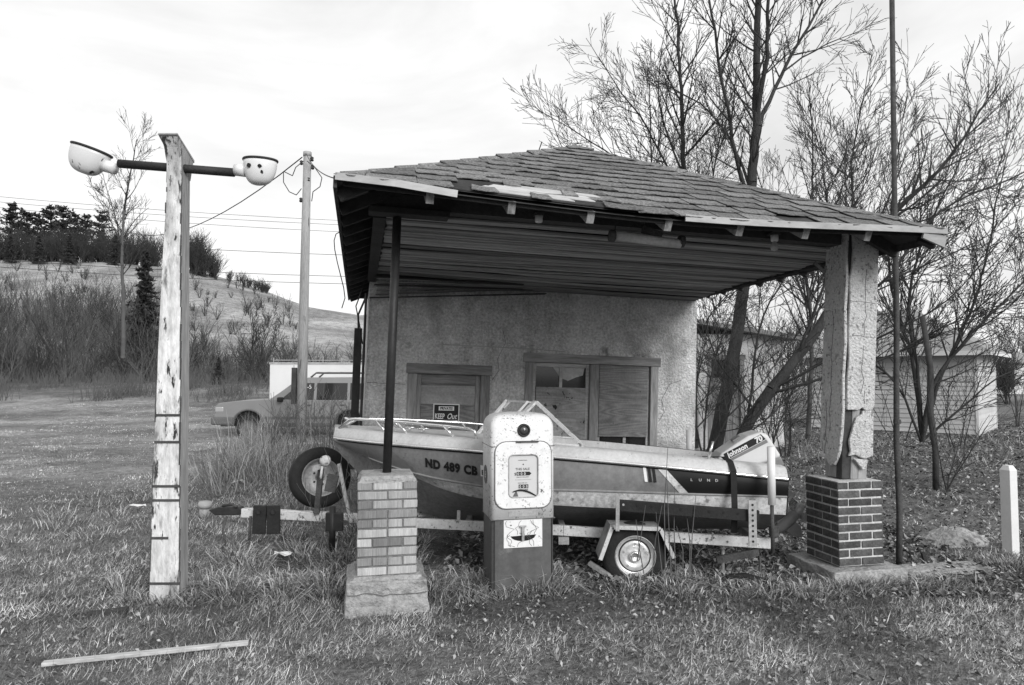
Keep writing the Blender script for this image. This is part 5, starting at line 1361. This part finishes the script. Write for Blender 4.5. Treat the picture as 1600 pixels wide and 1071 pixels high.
for k, (ya, yb, lab) in enumerate([(288, 332, 'highest of the power lines crossing the sky at the left'), (297, 338, 'second highest power line crossing the sky at the left'), (305, 350, 'third power line down crossing the sky at the left'),
                                   (352, 382, 'fourth power line down, below the open gap, crossing the sky'), (392, 413, 'fifth power line down, just above the hill crest'), (403, 425, 'lowest power line, almost touching the hill crest')]):
    wire('power_line', sagline(pt(-260, ya - 8, 95), pt(820, yb + 22, 95), 1.2), .028 if k < 3 else .035, lab)

# ================================================================== parked car
cb_ = pt(352, 680, 20.6); cz0 = g1(-7.5, 20.5)
sv_ = empty('parked_car', (cb_.x + 4.72, 20.9, cz0 - .10), (0, 0, math.pi + R(4)), 'grey sport utility car with roof rack parked beyond the utility pole', 'car')
def arch(cx, r, n=10): return [(cx + r * math.cos(a), .42 + r * math.sin(a)) for a in np.linspace(math.pi, 0, n)]
pr = [(0, .48), (.55, .42)] + arch(.98, .40) + [(1.42, .36), (3.38, .36)] + arch(3.82, .40) + [(4.24, .40), (4.70, .42), (4.76, .56), (4.75, .70), (4.71, .74), (4.74, .93), (4.62, 1.04), (4.2, 1.09), (3.25, 1.14), (.05, 1.08), (0, .9)]
MB().prism(pr, -.86, .86, 'xz').build('body', 'suv_paint', sv_, bevel=.08, seg=4)
for sgn in (1, -1):
    for cx in (.98, 3.82): MB().tube([(cx + .43 * math.cos(a), sgn * .862, .42 + .43 * math.sin(a)) for a in np.linspace(0, math.pi, 14)], .028, 6).build('arch_lip', 'suv_trim', sv_, True)
    MB().box(1.44, 3.36, min(sgn * .83, sgn * .872), max(sgn * .83, sgn * .872), .36, .47).build('sill', 'suv_trim', sv_, bevel=.01)
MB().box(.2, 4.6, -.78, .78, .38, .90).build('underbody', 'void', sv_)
q = MB(); gp_ = [(.04, 1.06), (.10, 1.54), (.28, 1.72), (.6, 1.77), (2.2, 1.76), (2.45, 1.71), (3.28, 1.12)]
hw = lambda z: .83 - (z - 1.03) / .69 * .17
vs = [(x, -hw(z), z) for x, z in gp_] + [(x, hw(z), z) for x, z in gp_]; n_ = len(gp_)
q.add(vs, [tuple(range(n_)), tuple(range(2 * n_ - 1, n_ - 1, -1))] + [(i, (i + 1) % n_, n_ + (i + 1) % n_, n_ + i) for i in range(n_)])
q.build('cabin', 'suv_paint', sv_, bevel=.03)
for sgn in (1, -1):
    for poly in ([(2.02, 1.12), (2.02, 1.60), (2.40, 1.60), (2.95, 1.12)], [(1.08, 1.12), (1.08, 1.60), (1.94, 1.60), (1.94, 1.12)], [(.22, 1.14), (.30, 1.58), (1.0, 1.60), (1.0, 1.12)]):
        q = MB(); q.add([(x, sgn * (hw(z) + .006), z) for x, z in poly], [tuple(range(len(poly)))]); q.build('side_window', 'suv_glass', sv_)
    for x in (1.01, 1.98): q = MB(); q.beam((x, sgn * .868, .45), (x, sgn * .868, 1.05), .004, .012, up=(1, 0, 0)); q.build('door_gap', 'ink', sv_)
    for x in (1.2, 2.15): MB().obox((x, sgn * .875, .98), (.14, .03, .035)).build('door_handle', 'suv_trim', sv_, bevel=.008)
    MB().beam((1.46, sgn * .872, .62), (3.36, sgn * .872, .62), .02, .07).build('side_moulding', 'suv_trim', sv_, bevel=.006)
    MB().obox((2.92, sgn * .94, 1.14), (.14, .20, .13)).build('mirror', 'ink', sv_, bevel=.03)
    MB().obox((4.615, sgn * .70, .86), (.24, .34, .15)).build('headlight', 'lens', sv_, bevel=.03)
    for x in (.98, 3.82):
        wh = empty('wheel', (x, sgn * .74, .36)); wh.parent = sv_; m_ = Matrix.Rotation(R(90 if sgn < 0 else -90), 4, 'X')
        MB().lathe([(.22, -.10), (.34, -.10), (.36, -.06), (.36, .08), (.33, .11), (.22, .11)], 26, m_, False).build('tyre', 'rubber', wh, True)
        MB().lathe([(.22, .10), (.19, .05), (.08, .09), (0, .09)], 22, m_, False).build('rim', 'suv_trim', wh, True)
q = MB(); q.add([(2.50, -.64, 1.645), (2.50, .64, 1.645), (3.24, .76, 1.085), (3.24, -.76, 1.085)], [(0, 1, 2, 3)]); 
q.v = [(x + .03, y, z + .03) for x, y, z in q.v]; q.build('windscreen', 'suv_glass', sv_)
MB().box(4.22, 4.84, -.89, .89, .42, .66).build('front_bumper', 'suv_trim', sv_, bevel=.05, seg=3)
MB().box(4.68, 4.735, -.5, .5, .74, .88).build('grille', 'ink', sv_, bevel=.01)
for y in (-.58, .58):
    MB().tube([(.35, y, 1.76), (.5, y, 1.89), (2.0, y, 1.89), (2.15, y, 1.76)], .028, 6).build('roof_rail', 'suv_trim', sv_, True)
for x in (.6, .95, 1.3, 1.65, 1.95): MB().beam((x, -.58, 1.90), (x, .58, 1.90), .05, .04).build('rack_bar', 'suv_trim', sv_)
text('window_sticker', '3-5', .16, 'white_print', sv_, face_mtx((2.30, -(hw(1.45) + .010) * -1, 1.44), (-1, 0, 0), (0, 0, 1)))
# white box trailer behind the car
bx0 = pt(421, 600, 27); bxz = g1(bx0.x, 27)
bx = empty('box_trailer', (bx0.x, 27, bxz), (0, 0, R(6)), 'white enclosed box trailer behind the parked car', 'trailer')
zt_ = pt(421, 567, 27).z - bxz
MB().box(0, 4.6, 0, 2.0, .45, zt_).build('box', 'box_white', bx, bevel=.03)
MB().box(-.02, 4.62, -.02, .01, zt_ - .06, zt_ + .02).build('top_trim', 'galv', bx); MB().box(-.02, 4.62, -.03, 0, .42, .50).build('bottom_trim', 'galv', bx)
MB().box(.9, .93, -.012, 0, .55, zt_ - .1).build('panel_seam', 'galv', bx)
for x in (.12, 1.3, 2.0, 2.7): MB().tube([(x, .1, zt_), (x, .1, zt_ + .20)], .018, 6).build('rack_post', 'galv', bx)
MB().tube([(.1, .1, zt_ + .10), (4.5, .1, zt_ + .10)], .016, 6).build('rack_rail', 'galv', bx)
for x in (2.0, 2.8):
    MB().lathe([(.15, -.1), (.32, -.1), (.34, 0), (.32, .1), (.15, .1), (0, .06)], 20, Matrix.Translation((x, .05, .33)) @ Matrix.Rotation(R(90), 4, 'X')).build('wheel', 'rubber', bx, True)

# ================================================================== small white shed
s0 = pt(1093, 700, 16.2); sh = empty('shed', (s0.x, s0.y, g1(s0.x, s0.y)), (0, 0, R(14)), 'small whitewashed shed with a boarded door behind the bare trees', 'shed')
SWd, SHh = 2.25, 2.50
q = MB(); holed_wall(q, [0, SWd, .22, 1.18], [-.2, 2.1, SHh, SHh + .2], [(.22, 1.18, -.2, 2.1)], 0, .12)
q.add([(SWd, 0, -.2), (SWd, 2.5, -.2), (SWd, 2.5, SHh + .2), (SWd, 0, SHh + .2)], [(0, 1, 2, 3)]); q.add([(0, 0, -.2), (0, 0, SHh + .2), (0, 2.5, SHh + .2), (0, 2.5, -.2)], [(0, 1, 2, 3)])
q.add([(0, 2.5, -.2), (SWd, 2.5, -.2), (SWd, 2.5, SHh + .2), (0, 2.5, SHh + .2)], [(0, 1, 2, 3)])
link('wall', (lambda me: (me.from_pydata(q.v, [], q.f), me)[1])(bpy.data.meshes.new('wall')), 'shed_wall', sh)
q = MB(); q.add([(-.3, -.35, SHh + .42), (SWd + .3, -.35, SHh + .06), (SWd + .3, 2.8, SHh + .12), (-.3, 2.8, SHh + .48)], [(0, 1, 2, 3)]); o = q.build('roof', 'roof_far', sh); md = o.modifiers.new('t', 'SOLIDIFY'); md.thickness = .10
for a, b in ((.22, .32), (1.08, 1.18)): MB().box(a, b, -.02, .08, -.2, 2.1).build('door_jamb', 'old_wood', sh)
MB().box(.18, 1.22, -.025, .08, 2.102, 2.22).build('door_head', 'old_wood_h', sh)
for k in range(4): MB().box(.325 + k * .19, .325 + k * .19 + .182, .05, .08, -.1, 1.62).build('door_plank', 'old_wood', sh)
MB().box(.325, 1.075, .06, .08, 1.68, 2.09).build('door_light', 'pane', sh); MB().box(.325, 1.075, .045, .085, 1.625, 1.675).build('door_rail', 'old_wood_h', sh)

# ================================================================== sided garage at the right
c0 = Vector((13.1, 19.7, 0)); GA = math.atan2(.66, -.75)
gr = empty('garage', (c0.x, c0.y, g1(13.1, 19.7) - .02), (0, 0, GA), 'pale lap-sided garage with a hip roof behind the metal pole at the right', 'building')
# local x along the left wall (away from the near corner), local y = -(right wall direction)
GL, GD, GHt = 4.6, 3.6, 2.42
MB().box(.03, GL - .03, -GD + .03, -.03, -.2, GHt).build('wall', 'siding', gr)
nb_ = 17
for k in range(nb_):
    z0_, z1_ = .08 + (GHt - .1) * k / nb_, .08 + (GHt - .1) * (k + 1) / nb_ + .012
    q = MB(); q.add([(0, .02, z0_), (GL, .02, z0_), (GL, .0, z1_), (0, .0, z1_), (0, -.02, z0_), (GL, -.02, z0_)], [(0, 1, 2, 3), (0, 4, 5, 1)]); q.build('clapboard', 'siding', gr)
    q = MB(); q.add([(-.02, 0, z0_), (-.02, -GD, z0_), (.0, -GD, z1_), (.0, 0, z1_), (.02, 0, z0_), (.02, -GD, z0_)], [(0, 1, 2, 3), (0, 4, 5, 1)]); q.build('clapboard', 'siding', gr)
for p_ in ((-.03, .03), (-.03, -GD)): MB().box(p_[0], p_[0] + .07, p_[1] - .07, p_[1], -.1, GHt).build('corner_board', 'box_white', gr)
ov = .4; q = MB(); zr = GHt + 1.45
q.add([(-ov, ov, GHt), (GL + ov, ov, GHt), (GL + ov, -GD - ov, GHt), (-ov, -GD - ov, GHt), (GD / 2 + .1, -GD / 2, zr), (GL - GD / 2 + .3, -GD / 2, zr)], [(0, 1, 5, 4), (1, 2, 5), (2, 3, 4, 5), (3, 0, 4)])
o = q.build('roof', 'roof_far', gr); md = o.modifiers.new('t', 'SOLIDIFY'); md.thickness = .09
MB().beam((-ov, ov + .01, GHt - .05), (GL + ov, ov + .01, GHt - .05), .02, .12).beam((-ov - .01, ov, GHt - .05), (-ov - .01, -GD - ov, GHt - .05), .02, .12).build('eave_board', 'box_white', gr)
MB().box(-ov + .02, GL + ov - .02, -GD - ov + .02, ov - .02, GHt - .02, GHt - .005).build('soffit', 'siding', gr)
# far white building strip at the right edge
fb = pt(1560, 575, 60); fbz = g1(fb.x, 60)
fbd = empty('far_building', (fb.x, 60, fbz), (0, 0, R(4)), 'long low white building far away at the right edge', 'building')
zA = pt(1560, 566, 60).z - fbz
MB().box(-4, 16, 0, 6, -.3, max(1.6, zA)).build('wall', 'box_white', fbd)
q = MB(); q.add([(-4.5, -.5, zA), (16.5, -.5, zA), (16.5, 3, zA + .9), (-4.5, 3, zA + .9), (16.5, 6.5, zA), (-4.5, 6.5, zA)], [(0, 1, 2, 3), (3, 2, 4, 5)]); o = q.build('roof', 'roof_far', fbd); md = o.modifiers.new('t', 'SOLIDIFY'); md.thickness = .12
for x in (0, 4, 8): MB().box(x, x + 1.4, -.03, 0, .6, max(1.2, zA - .5)).build('window', 'pane', fbd)
b = on_ground(1575, 42)
S = []; shrub(S, rg, b, 3.4, 9, .7, 2, .03, 8.0); split_tree('bare_shrub', S, b, 'dark dense bush in front of the far white building', None, cat='shrub', mat='bark_far', thr=.2)

# ================================================================== poles, posts, stakes
fl = gnd = None
p_ = Vector((3.62, 6.62, g1(3.62, 6.62)))
fp_ = empty('metal_pole', p_, (R(0), R(.8), 0), 'very tall thin rusty pole beside the right brick pier', 'pole')
MB().tube([(0, 0, -.1), (.012, 0, .5), (-.008, 0, 1.2), (.008, 0, 2.4), (.002, 0, 3.6), (0, 0, 9.0)], [.028, .027, .026, .025, .024, .022], 10).build('shaft', 'rust', fp_, True)
MB().lathe([(.034, -.02), (.034, .02)], 10, Matrix.Translation((0, 0, 1.35))).build('coupling', 'rust', fp_)
p_ = Vector((4.87, 6.90, g1(4.87, 6.9)))
mk = empty('marker_post', p_, (0, 0, R(20)), 'short white square marker post at the right edge', 'post')
stack(MB(), [(.052, .052, .006, -.1), (.052, .052, .006, .83), (.030, .030, .005, .875)]).build('shaft', 'pvc', mk)
p_ = pt(1462, 765, 10.8); p_.z = g1(p_.x, p_.y)
ds = empty('dark_post', p_, (0, R(-1.5), 0), 'dark rough wooden post in the leaf litter in front of the garage', 'post')
MB().tube([(0, 0, -.1), (.03, 0, .6), (-.02, 0, 1.2), (.02, 0, 1.9), (-.06, 0, 2.68)], [.05, .045, .05, .043, .04], 9).build('shaft', 'dark_wood', ds, True)
S = []; 
for k in range(4): grow(S, rg, p_ + Vector((.12, -.08, 0)), Vector((rg.uniform(-.6, 1.1), rg.uniform(-.4, .2), 1)), rg.uniform(1.0, 1.9), .012, 1, .03, .12, (20, 55), 6.0)
split_tree('bare_shrub', S, p_ + Vector((.12, -.08, 0)), 'few bare shoots at the foot of the dark rough post', None, cat='shrub', thr=.03)
p_ = Vector((1.83, 6.15, g1(1.83, 6.15)))
sk = empty('pipe_stake', p_, (R(2), R(1), 0), 'short pale pipe stake under the trailer tail', 'stake')
MB().tube([(0, 0, -.05), (0, 0, .23)], .016, 10).build('pipe', 'galv', sk, True); MB().lathe([(.026, .22), (.028, .24), (.02, .26), (0, .26)], 12).build('cap', 'trailer_white', sk, True)
p_ = pt(1450, 866, 6.6); p_.z = g1(p_.x, p_.y)
tag(MB().beam((0, 0, -.05), (-.05, 0, .13), .035, .03).build('metal_stub', 'steel_dark', None, loc=p_), 'short dark metal stub leaning beside the concrete slab', 'stub')
p_ = pt(1492, 862, 7.5); p_.z = g1(p_.x, p_.y)
q = MB(); nR, nA = 9, 30; vs = []; fs = []
for i in range(nR + 1):
    for k in range(nA):
        a = 2 * math.pi * k / nA; rr_ = i / nR
        vs.append((.42 * rr_ * math.cos(a) * (1 + .15 * math.sin(3 * a)), .34 * rr_ * math.sin(a), .17 * (1 - rr_ ** 2) ** 1.2 + rnd.gauss(0, .008) - .03))
for i in range(nR):
    for k in range(nA): fs.append((i * nA + k, i * nA + (k + 1) % nA, (i + 1) * nA + (k + 1) % nA, (i + 1) * nA + k))
tag(q.add(vs, fs).build('mound', 'sand', None, True, loc=p_), 'low pale mound of dirt and chaff right of the metal pole', 'mound')
# plank on the lawn
a, b = pt(66, 1047, 4.14), pt(388, 1021, 4.42); a.z = g1(a.x, a.y) + .045; b.z = g1(b.x, b.y) + .045
tag(MB().beam((0, 0, 0), b - a, .045, .022).build('plank', 'pale_wood', None, bevel=.003, loc=a), 'thin pale wooden lath lying on the grass at the lower left', 'plank')
# litter near the tongue
p_ = pt(319, 808, 8.4); p_.z = g1(p_.x, p_.y)
q = empty('plastic_jar', p_, (R(6), R(5), 0), 'pale plastic jar standing in the grass left of the trailer coupler', 'jar')
MB().lathe([(.06, 0), (.065, .03), (.06, .10), (.045, .12)], 16).build('jar', 'jar_plastic', q, True); MB().lathe([(.075, .118), (.082, .15), (.07, .18), (0, .185)], 16).build('lid', 'jar_plastic', q, True)
for (x, y, Yd, lab) in ((216, 797, 8.9, 'crumpled white scrap in the grass left of the lamp post'), (372, 752, 10.8, 'small white scrap in the grass behind the trailer tongue'), (441, 886, 6.4, 'pale paper scrap in the grass below the trailer tongue')):
    p_ = pt(x, y, Yd); p_.z = g1(p_.x, p_.y) + .05
    q = MB(); q.add([(rnd.gauss(0, .01) + cx * .09, rnd.gauss(0, .01) + cy_ * .06, rnd.uniform(0, .05)) for cy_ in (-1, 0, 1) for cx in (-1, -.3, .4, 1)], [(r0 * 4 + c_, r0 * 4 + c_ + 1, r0 * 4 + c_ + 5, r0 * 4 + c_ + 4) for r0 in (0, 1) for c_ in (0, 1, 2)])
    o = q.build('paper_scrap', 'plastic', None, loc=p_); md = o.modifiers.new('t', 'SOLIDIFY'); md.thickness = .004; tag(o, lab, 'litter', 'scraps in the grass')
p_ = pt(1165, 905, 5.9); p_.z = g1(p_.x, p_.y) + .03
tag(MB().beam((-.16, 0, .03), (.0, 0, .04), .05, .03).beam((0, 0, .04), (.17, -.03, .0), .05, .03).build('rubber_strip', 'rubber', None, loc=p_), 'dark bent rubber strip in the grass left of the right footing', 'rubber strip')
p_ = pt(940, 895, 5.9); p_.z = g1(p_.x, p_.y) + .06
tag(MB().beam((-.10, .05, .06), (.06, -.02, -.03), .06, .025).build('board_end', 'old_wood', None, loc=p_), 'short grey board end sticking out of the grass by the trailer wheel', 'board')
# flagstone-like stub at far left lawn
a = pt(150, 950, 5.1); a.z = g1(a.x, a.y) + .02
tag(MB().obox((0, 0, 0), (.42, .07, .04), (0, R(-4), R(12))).build('buried_board', 'dark_wood', None, bevel=.004, loc=a - Vector((0, 0, .015))), 'weathered board half buried in the lawn left of the lamp post', 'board')

# ================================================================== grass, weeds, leaf litter
def excl(x, y):
    """inside pier, pump or building footprints"""
    c_, s_ = math.cos(TH), math.sin(TH); dx, dy = x - OB.x, y - OB.y; U = dx * c_ + dy * s_; Vv = -dx * s_ + dy * c_
    m = (U > -.1) & (U < 4.6) & (Vv > -.1) & (Vv < 2.8)
    for cu_, cv_, hw_ in ((.18, -3.525, .31), (4.175, -3.525, .36)): m |= (abs(U - cu_) < hw_) & (abs(Vv - cv_) < hw_)
    dx, dy = x - .045, y - 5.70; U2 = dx * c_ + dy * s_; V2 = -dx * s_ + dy * c_
    m |= (abs(U2) < .25) & (abs(V2) < .19)
    m |= (abs(x + 2.6) < .14) & (abs(y - 5.44) < .10)
    return m
def under(x, y):
    c_, s_ = math.cos(TH), math.sin(TH); dx, dy = x - OB.x, y - OB.y; U = dx * c_ + dy * s_; Vv = -dx * s_ + dy * c_
    return sstep(-.4, .4, U) * (1 - sstep(4.2, 4.9, U)) * sstep(-3.6, -2.6, Vv) * (1 - sstep(2.0, 3.0, Vv))
def blades(x, y, h, wd, lean, shade, az_=None, zoff=None, thin=False):
    n_ = len(x); z = gh(x, y) - .004 if zoff is None else zoff
    a = nrg.uniform(0, 2 * np.pi, n_) if az_ is None else az_
    fa = nrg.uniform(0, 2 * np.pi, n_)
    dx, dy = np.cos(a), np.sin(a); wx, wy = np.cos(fa) * wd, np.sin(fa) * wd
    b0 = np.stack([x, y, z], -1); wv_ = np.stack([wx, wy, 0 * wx], -1)
    l1 = lean * .35; p1 = b0 + np.stack([dx * l1 * h, dy * l1 * h, h * .62 * (1 - .25 * lean)], -1)
    p2 = b0 + np.stack([dx * lean * h, dy * lean * h, h * np.clip(1 - .55 * lean ** 1.5, .12, 1)], -1)
    if thin:
        v = np.stack([b0 - wv_, b0 + wv_, p2], 1).reshape(-1, 3); i = np.arange(n_)[:, None] * 3
        return v, np.zeros((0, 4), int), (i + np.array([[0, 1, 2]])), np.repeat(shade, 3)
    v = np.stack([b0 - wv_, b0 + wv_, p1 + wv_ * .75, p1 - wv_ * .75, p2], 1).reshape(-1, 3)
    i = np.arange(n_)[:, None] * 5
    return v, (i + np.array([[0, 1, 2, 3]])), (i + np.array([[3, 2, 4]])), np.repeat(shade, 5)
def grass_obj(name, sets, mat, label, cat):
    vs, f4, f3, at, off = [], [], [], [], 0
    for v, a, b_, s_ in sets: vs.append(v); f4.append(a + off); f3.append(b_ + off); at.append(s_); off += len(v)
    o = link(name, arr_mesh(name, np.vstack(vs), [q for q in (np.vstack(f4), np.vstack(f3)) if len(q)], False, np.concatenate(at)), mat)
    return tag(o, label, cat, kind='stuff')
def fbm(x, y, s, sd): return (vnoise(x * s, y * s, sd) + .5 * vnoise(x * s * 2.1, y * s * 2.1, sd + 1) + .25 * vnoise(x * s * 4.3, y * s * 4.3, sd + 2)) / 1.75
n_ = 800000
yy = 3.0 * (32 / 3.0) ** nrg.uniform(0, 1, n_); xx = nrg.uniform(-.98, .98, n_) * (yy + .6)
k_ = ~excl(xx, yy); u_ = under(xx, yy); k_ &= nrg.uniform(0, 1, n_) > .75 * u_
rt_ = sstep(3.0, 5.0, xx) * sstep(6.8, 8.5, yy); k_ &= nrg.uniform(0, 1, n_) > .72 * rt_       # leaf-littered ground at the right
patch_ = fbm(xx, yy, .55, 21); k_ &= nrg.uniform(0, 1, n_) < np.clip(.12 + 2.6 * (patch_ - .22), .1, 1)
xx, yy, patch_ = xx[k_], yy[k_], patch_[k_]; n_ = len(xx)
strk = vnoise(xx * .22 - yy * .12, yy * .75 - xx * .10, 8)
hh = nrg.gamma(4.0, .0088, n_) * (.35 + 1.5 * patch_) * (1 - .45 * sstep(7.5, 11, yy) * (1 - sstep(-2.5, .5, xx))); ww = .0019 * (yy / 4) ** .85 * nrg.uniform(.7, 1.3, n_)
dry = np.clip(.44 + 1.0 * (fbm(xx, yy, 1.3, 33) - .5) + .5 * (vnoise(xx * 7, yy * 7, 14) - .5) + nrg.normal(0, .34, n_), 0, 1) ** 2.2
left_mown = (1 - sstep(-3.5, -1.5, xx)) * sstep(7, 11, yy)
sh_ = (.095 + .60 * dry + .12 * left_mown) * (.78 + .44 * strk) * (.50 + .95 * vnoise(xx * 2.6, yy * 2.6, 51))
wind = nrg.normal(-.2, 1.4, n_)
lawn = blades(xx, yy, hh, ww, np.clip(nrg.normal(.75, .3, n_), .1, 1.4), sh_, wind, thin=True)
grass_obj('grass', [lawn], 'blade', 'short half-dry grass of the lawn', 'grass')
def tuft_set(spots, shade=(.09, .62), w0=.0034):
    X1, Y1, H1, Wd, Ln, Sd, Az = [], [], [], [], [], [], []
    for (cx, cy_, rx, ry_, n1, h, ln) in spots:
        t = nrg.uniform(0, 2 * np.pi, n1); r1 = np.sqrt(nrg.uniform(0, 1, n1))
        X1.append(cx + rx * r1 * np.cos(t)); Y1.append(cy_ + ry_ * r1 * np.sin(t)); H1.append(h * nrg.uniform(.45, 1.15, n1)); Ln.append(np.clip(nrg.normal(ln, .3, n1), .1, 1.6))
        Wd.append(w0 * nrg.uniform(.6, 1.5, n1) * np.ones(n1)); Sd.append(shade[0] + (shade[1] - shade[0]) * nrg.uniform(0, 1, n1) ** 1.8); Az.append(t + nrg.normal(0, .9, n1))
    X1, Y1, H1, Wd, Ln, Sd, Az = map(np.concatenate, (X1, Y1, H1, Wd, Ln, Sd, Az)); m = ~excl(X1, Y1)
    return blades(X1[m], Y1[m], H1[m], Wd[m], Ln[m], Sd[m], Az[m])
spots = []
def tf(x, y, Yd): q_ = pt(x, y, Yd); return q_.x, q_.y
for k in range(60):                                   # band of long grass from the lamp post to the right footing
    t = rnd.random(); x = -2.9 + 3.3 * t + rnd.gauss(0, .1); y = 5.35 + .35 * rnd.random() + .15 * t; spots.append((x, y, .14, .10, 130, rnd.uniform(.16, .32), 1.05))
for k in range(46): x = rnd.uniform(-2.6, -.9); y = rnd.uniform(5.6, 7.6); spots.append((x, y, .18, .15, 90, rnd.uniform(.14, .30), 1.1))
for k in range(26): x = rnd.uniform(-.5, 2.3); spots.append((x, 5.5 + rnd.uniform(0, .45), .15, .1, 110, rnd.uniform(.10, .18), .95))
for k in range(22): x = rnd.uniform(2.25, 4.0); spots.append((x, 5.66 + (x - 2.3) * .22 + rnd.uniform(-.1, .08), .15, .08, 110, rnd.uniform(.12, .2), .9))
for k in range(18): x = rnd.uniform(4.3, 5.6); spots.append((x, 6.6 + rnd.uniform(-.2, .3), .15, .12, 90, rnd.uniform(.10, .17), .9))
for (cx, cy_, h_) in ((-2.6, 5.36, .12), (.05, 5.48, .10)): spots += [(cx + rnd.uniform(-.3, .3), cy_ + rnd.uniform(-.03, .05), .08, .05, 60, h_ + .05, .8) for _ in range(10)]
for k in range(70): x = rnd.uniform(-6, -1.9); y = rnd.uniform(7.5, 13); spots.append((x, y, .25, .22, 60, rnd.uniform(.12, .25), .9))
for k in range(26): x = rnd.uniform(6, 13); y = rnd.uniform(13, 19); spots.append((x, y, .5, .4, 70, rnd.uniform(.2, .4), .8))
grass_obj('long_grass', [tuft_set(spots)], 'blade', 'long bent grass around the piers, pump and trailer', 'grass')
# dry clump of tall grass, weed stalks
spots = []
for k in range(16): x, y = tf(rnd.uniform(345, 470), 0, rnd.uniform(10.2, 12.5)); spots.append((x, y, .35, .3, 75, rnd.uniform(.5, .95), .75))
for k in range(14): x, y = tf(rnd.uniform(380, 540), 0, rnd.uniform(14, 18)); spots.append((x, y, .4, .4, 70, rnd.uniform(.5, 1.1), .5))
grass_obj('tall_dry_grass', [tuft_set(spots, (.14, .5), .0045)], 'blade', 'tall pale dry grass in front of the parked car', 'grass')
S = []
for (x, y0, y1, Yd) in [(1042, 880, 700, 5.75), (1050, 885, 745, 5.75), (1030, 885, 800, 5.75), (1022, 888, 790, 5.7), (1006, 885, 812, 5.7), (1056, 880, 760, 5.8), (1068, 885, 822, 5.75), (1080, 885, 800, 5.75), (1075, 880, 775, 5.8), (1000, 865, 790, 5.7), (1090, 860, 850, 5.9)]:
    a = pt(x + rnd.uniform(-6, 6), y0 + 12, Yd); b_ = pt(x + rnd.uniform(-16, 26), y1, Yd + rnd.uniform(-.1, .1)); m_ = a.lerp(b_, .5) + Vector((rnd.gauss(0, .015), 0, 0))
    S += [(tuple(a), tuple(m_), .0055, .0045), (tuple(m_), tuple(b_), .0045, .0025)]
o = link('weed_stalks', segs_mesh('ws', S), 'twig_dry'); tag(o, 'thin upright weed stalks beside the trailer wheel', 'weeds', kind='stuff')
S = []
for k in range(18):
    a = Vector((rnd.uniform(-1.75, -1.25), rnd.uniform(6.4, 7.0), .0)); grow(S, rg, a, Vector((rnd.gauss(0, .35), rnd.gauss(0, .2), 1)), rnd.uniform(.4, .95), .006, 1, .02, .16, (25, 60), 6.0, .6, .002)
tag(link('dead_weeds', segs_mesh('dw', S), 'twig_dry'), 'branching dead weeds growing through the winch stand', 'weeds', kind='stuff')
S = []
for k in range(34):
    x = rnd.uniform(430, 560); q_ = pt(x, 0, rnd.uniform(14, 19)); a = Vector((q_.x, q_.y, g1(q_.x, q_.y))); grow(S, rg, a, Vector((rnd.gauss(0, .25), rnd.gauss(0, .2), 1)), rnd.uniform(.6, 1.4), .009, 1, .02, .14, (20, 50), 7.0, .6, .004)
tag(link('dead_weeds', segs_mesh('dw2', S), 'twig_dry'), 'grey dead weeds standing in front of the parked car', 'weeds', kind='stuff')
# fallen leaves
def leaves(n1, xr, yr, size, dens):
    y = yr[0] * (yr[1] / yr[0]) ** nrg.uniform(0, 1, n1); x = nrg.uniform(xr[0], xr[1], n1)
    k1 = (nrg.uniform(0, 1, n1) < dens(x, y)) & ~excl(x, y); x, y = x[k1], y[k1]; m = len(x)
    s_ = size * nrg.uniform(.5, 1.3, m) * (1 + .05 * (y - 6).clip(0, 20)); a = nrg.uniform(0, 6.283, m); c = np.stack([x, y, gh(x, y) + nrg.uniform(.005, .045, m)], -1)
    e1 = np.stack([np.cos(a), np.sin(a), nrg.normal(0, .45, m)], -1) * s_[:, None]; e2 = np.stack([-np.sin(a), np.cos(a), nrg.normal(0, .45, m)], -1) * s_[:, None] * .55
    lift = np.stack([0 * s_, 0 * s_, s_ * nrg.uniform(.05, .5, m)], -1)
    v = np.stack([c - e1, c - e2 * .9 + lift, c + e1, c + e2 * .9 + lift], 1).reshape(-1, 3); i = np.arange(m)[:, None] * 4
    return v, np.vstack([i + np.array([[0, 1, 2]]), i + np.array([[0, 2, 3]])]), np.repeat(.06 + .36 * nrg.uniform(0, 1, m) ** 2, 4)
def rdens(x, y): return .9 * sstep(2.0, 4.5, x) * sstep(6.4, 7.6, y) + .06
va, fa_, aa = leaves(80000, (-1, 24), (5.4, 26), .024, lambda x, y: rdens(x, y) * (x < .95 * y + .5))
vb, fb_, ab = leaves(9000, (-.6, 4.4), (5.6, 9.2), .032, lambda x, y: .8 + 0 * x)
vc, fc_, ac = leaves(22000, (-4.5, 5.0), (3.2, 6.4), .017, lambda x, y: .25 + .75 * sstep(-1, 1.5, x))
o = link('fallen_leaves', arr_mesh('lv', np.vstack([va, vb, vc]), [np.vstack([fa_, fb_ + len(va), fc_ + len(va) + len(vb)])], False, np.concatenate([aa, ab, ac])), 'litter')
tag(o, 'curled dry leaves scattered over the ground', 'leaves', kind='stuff')
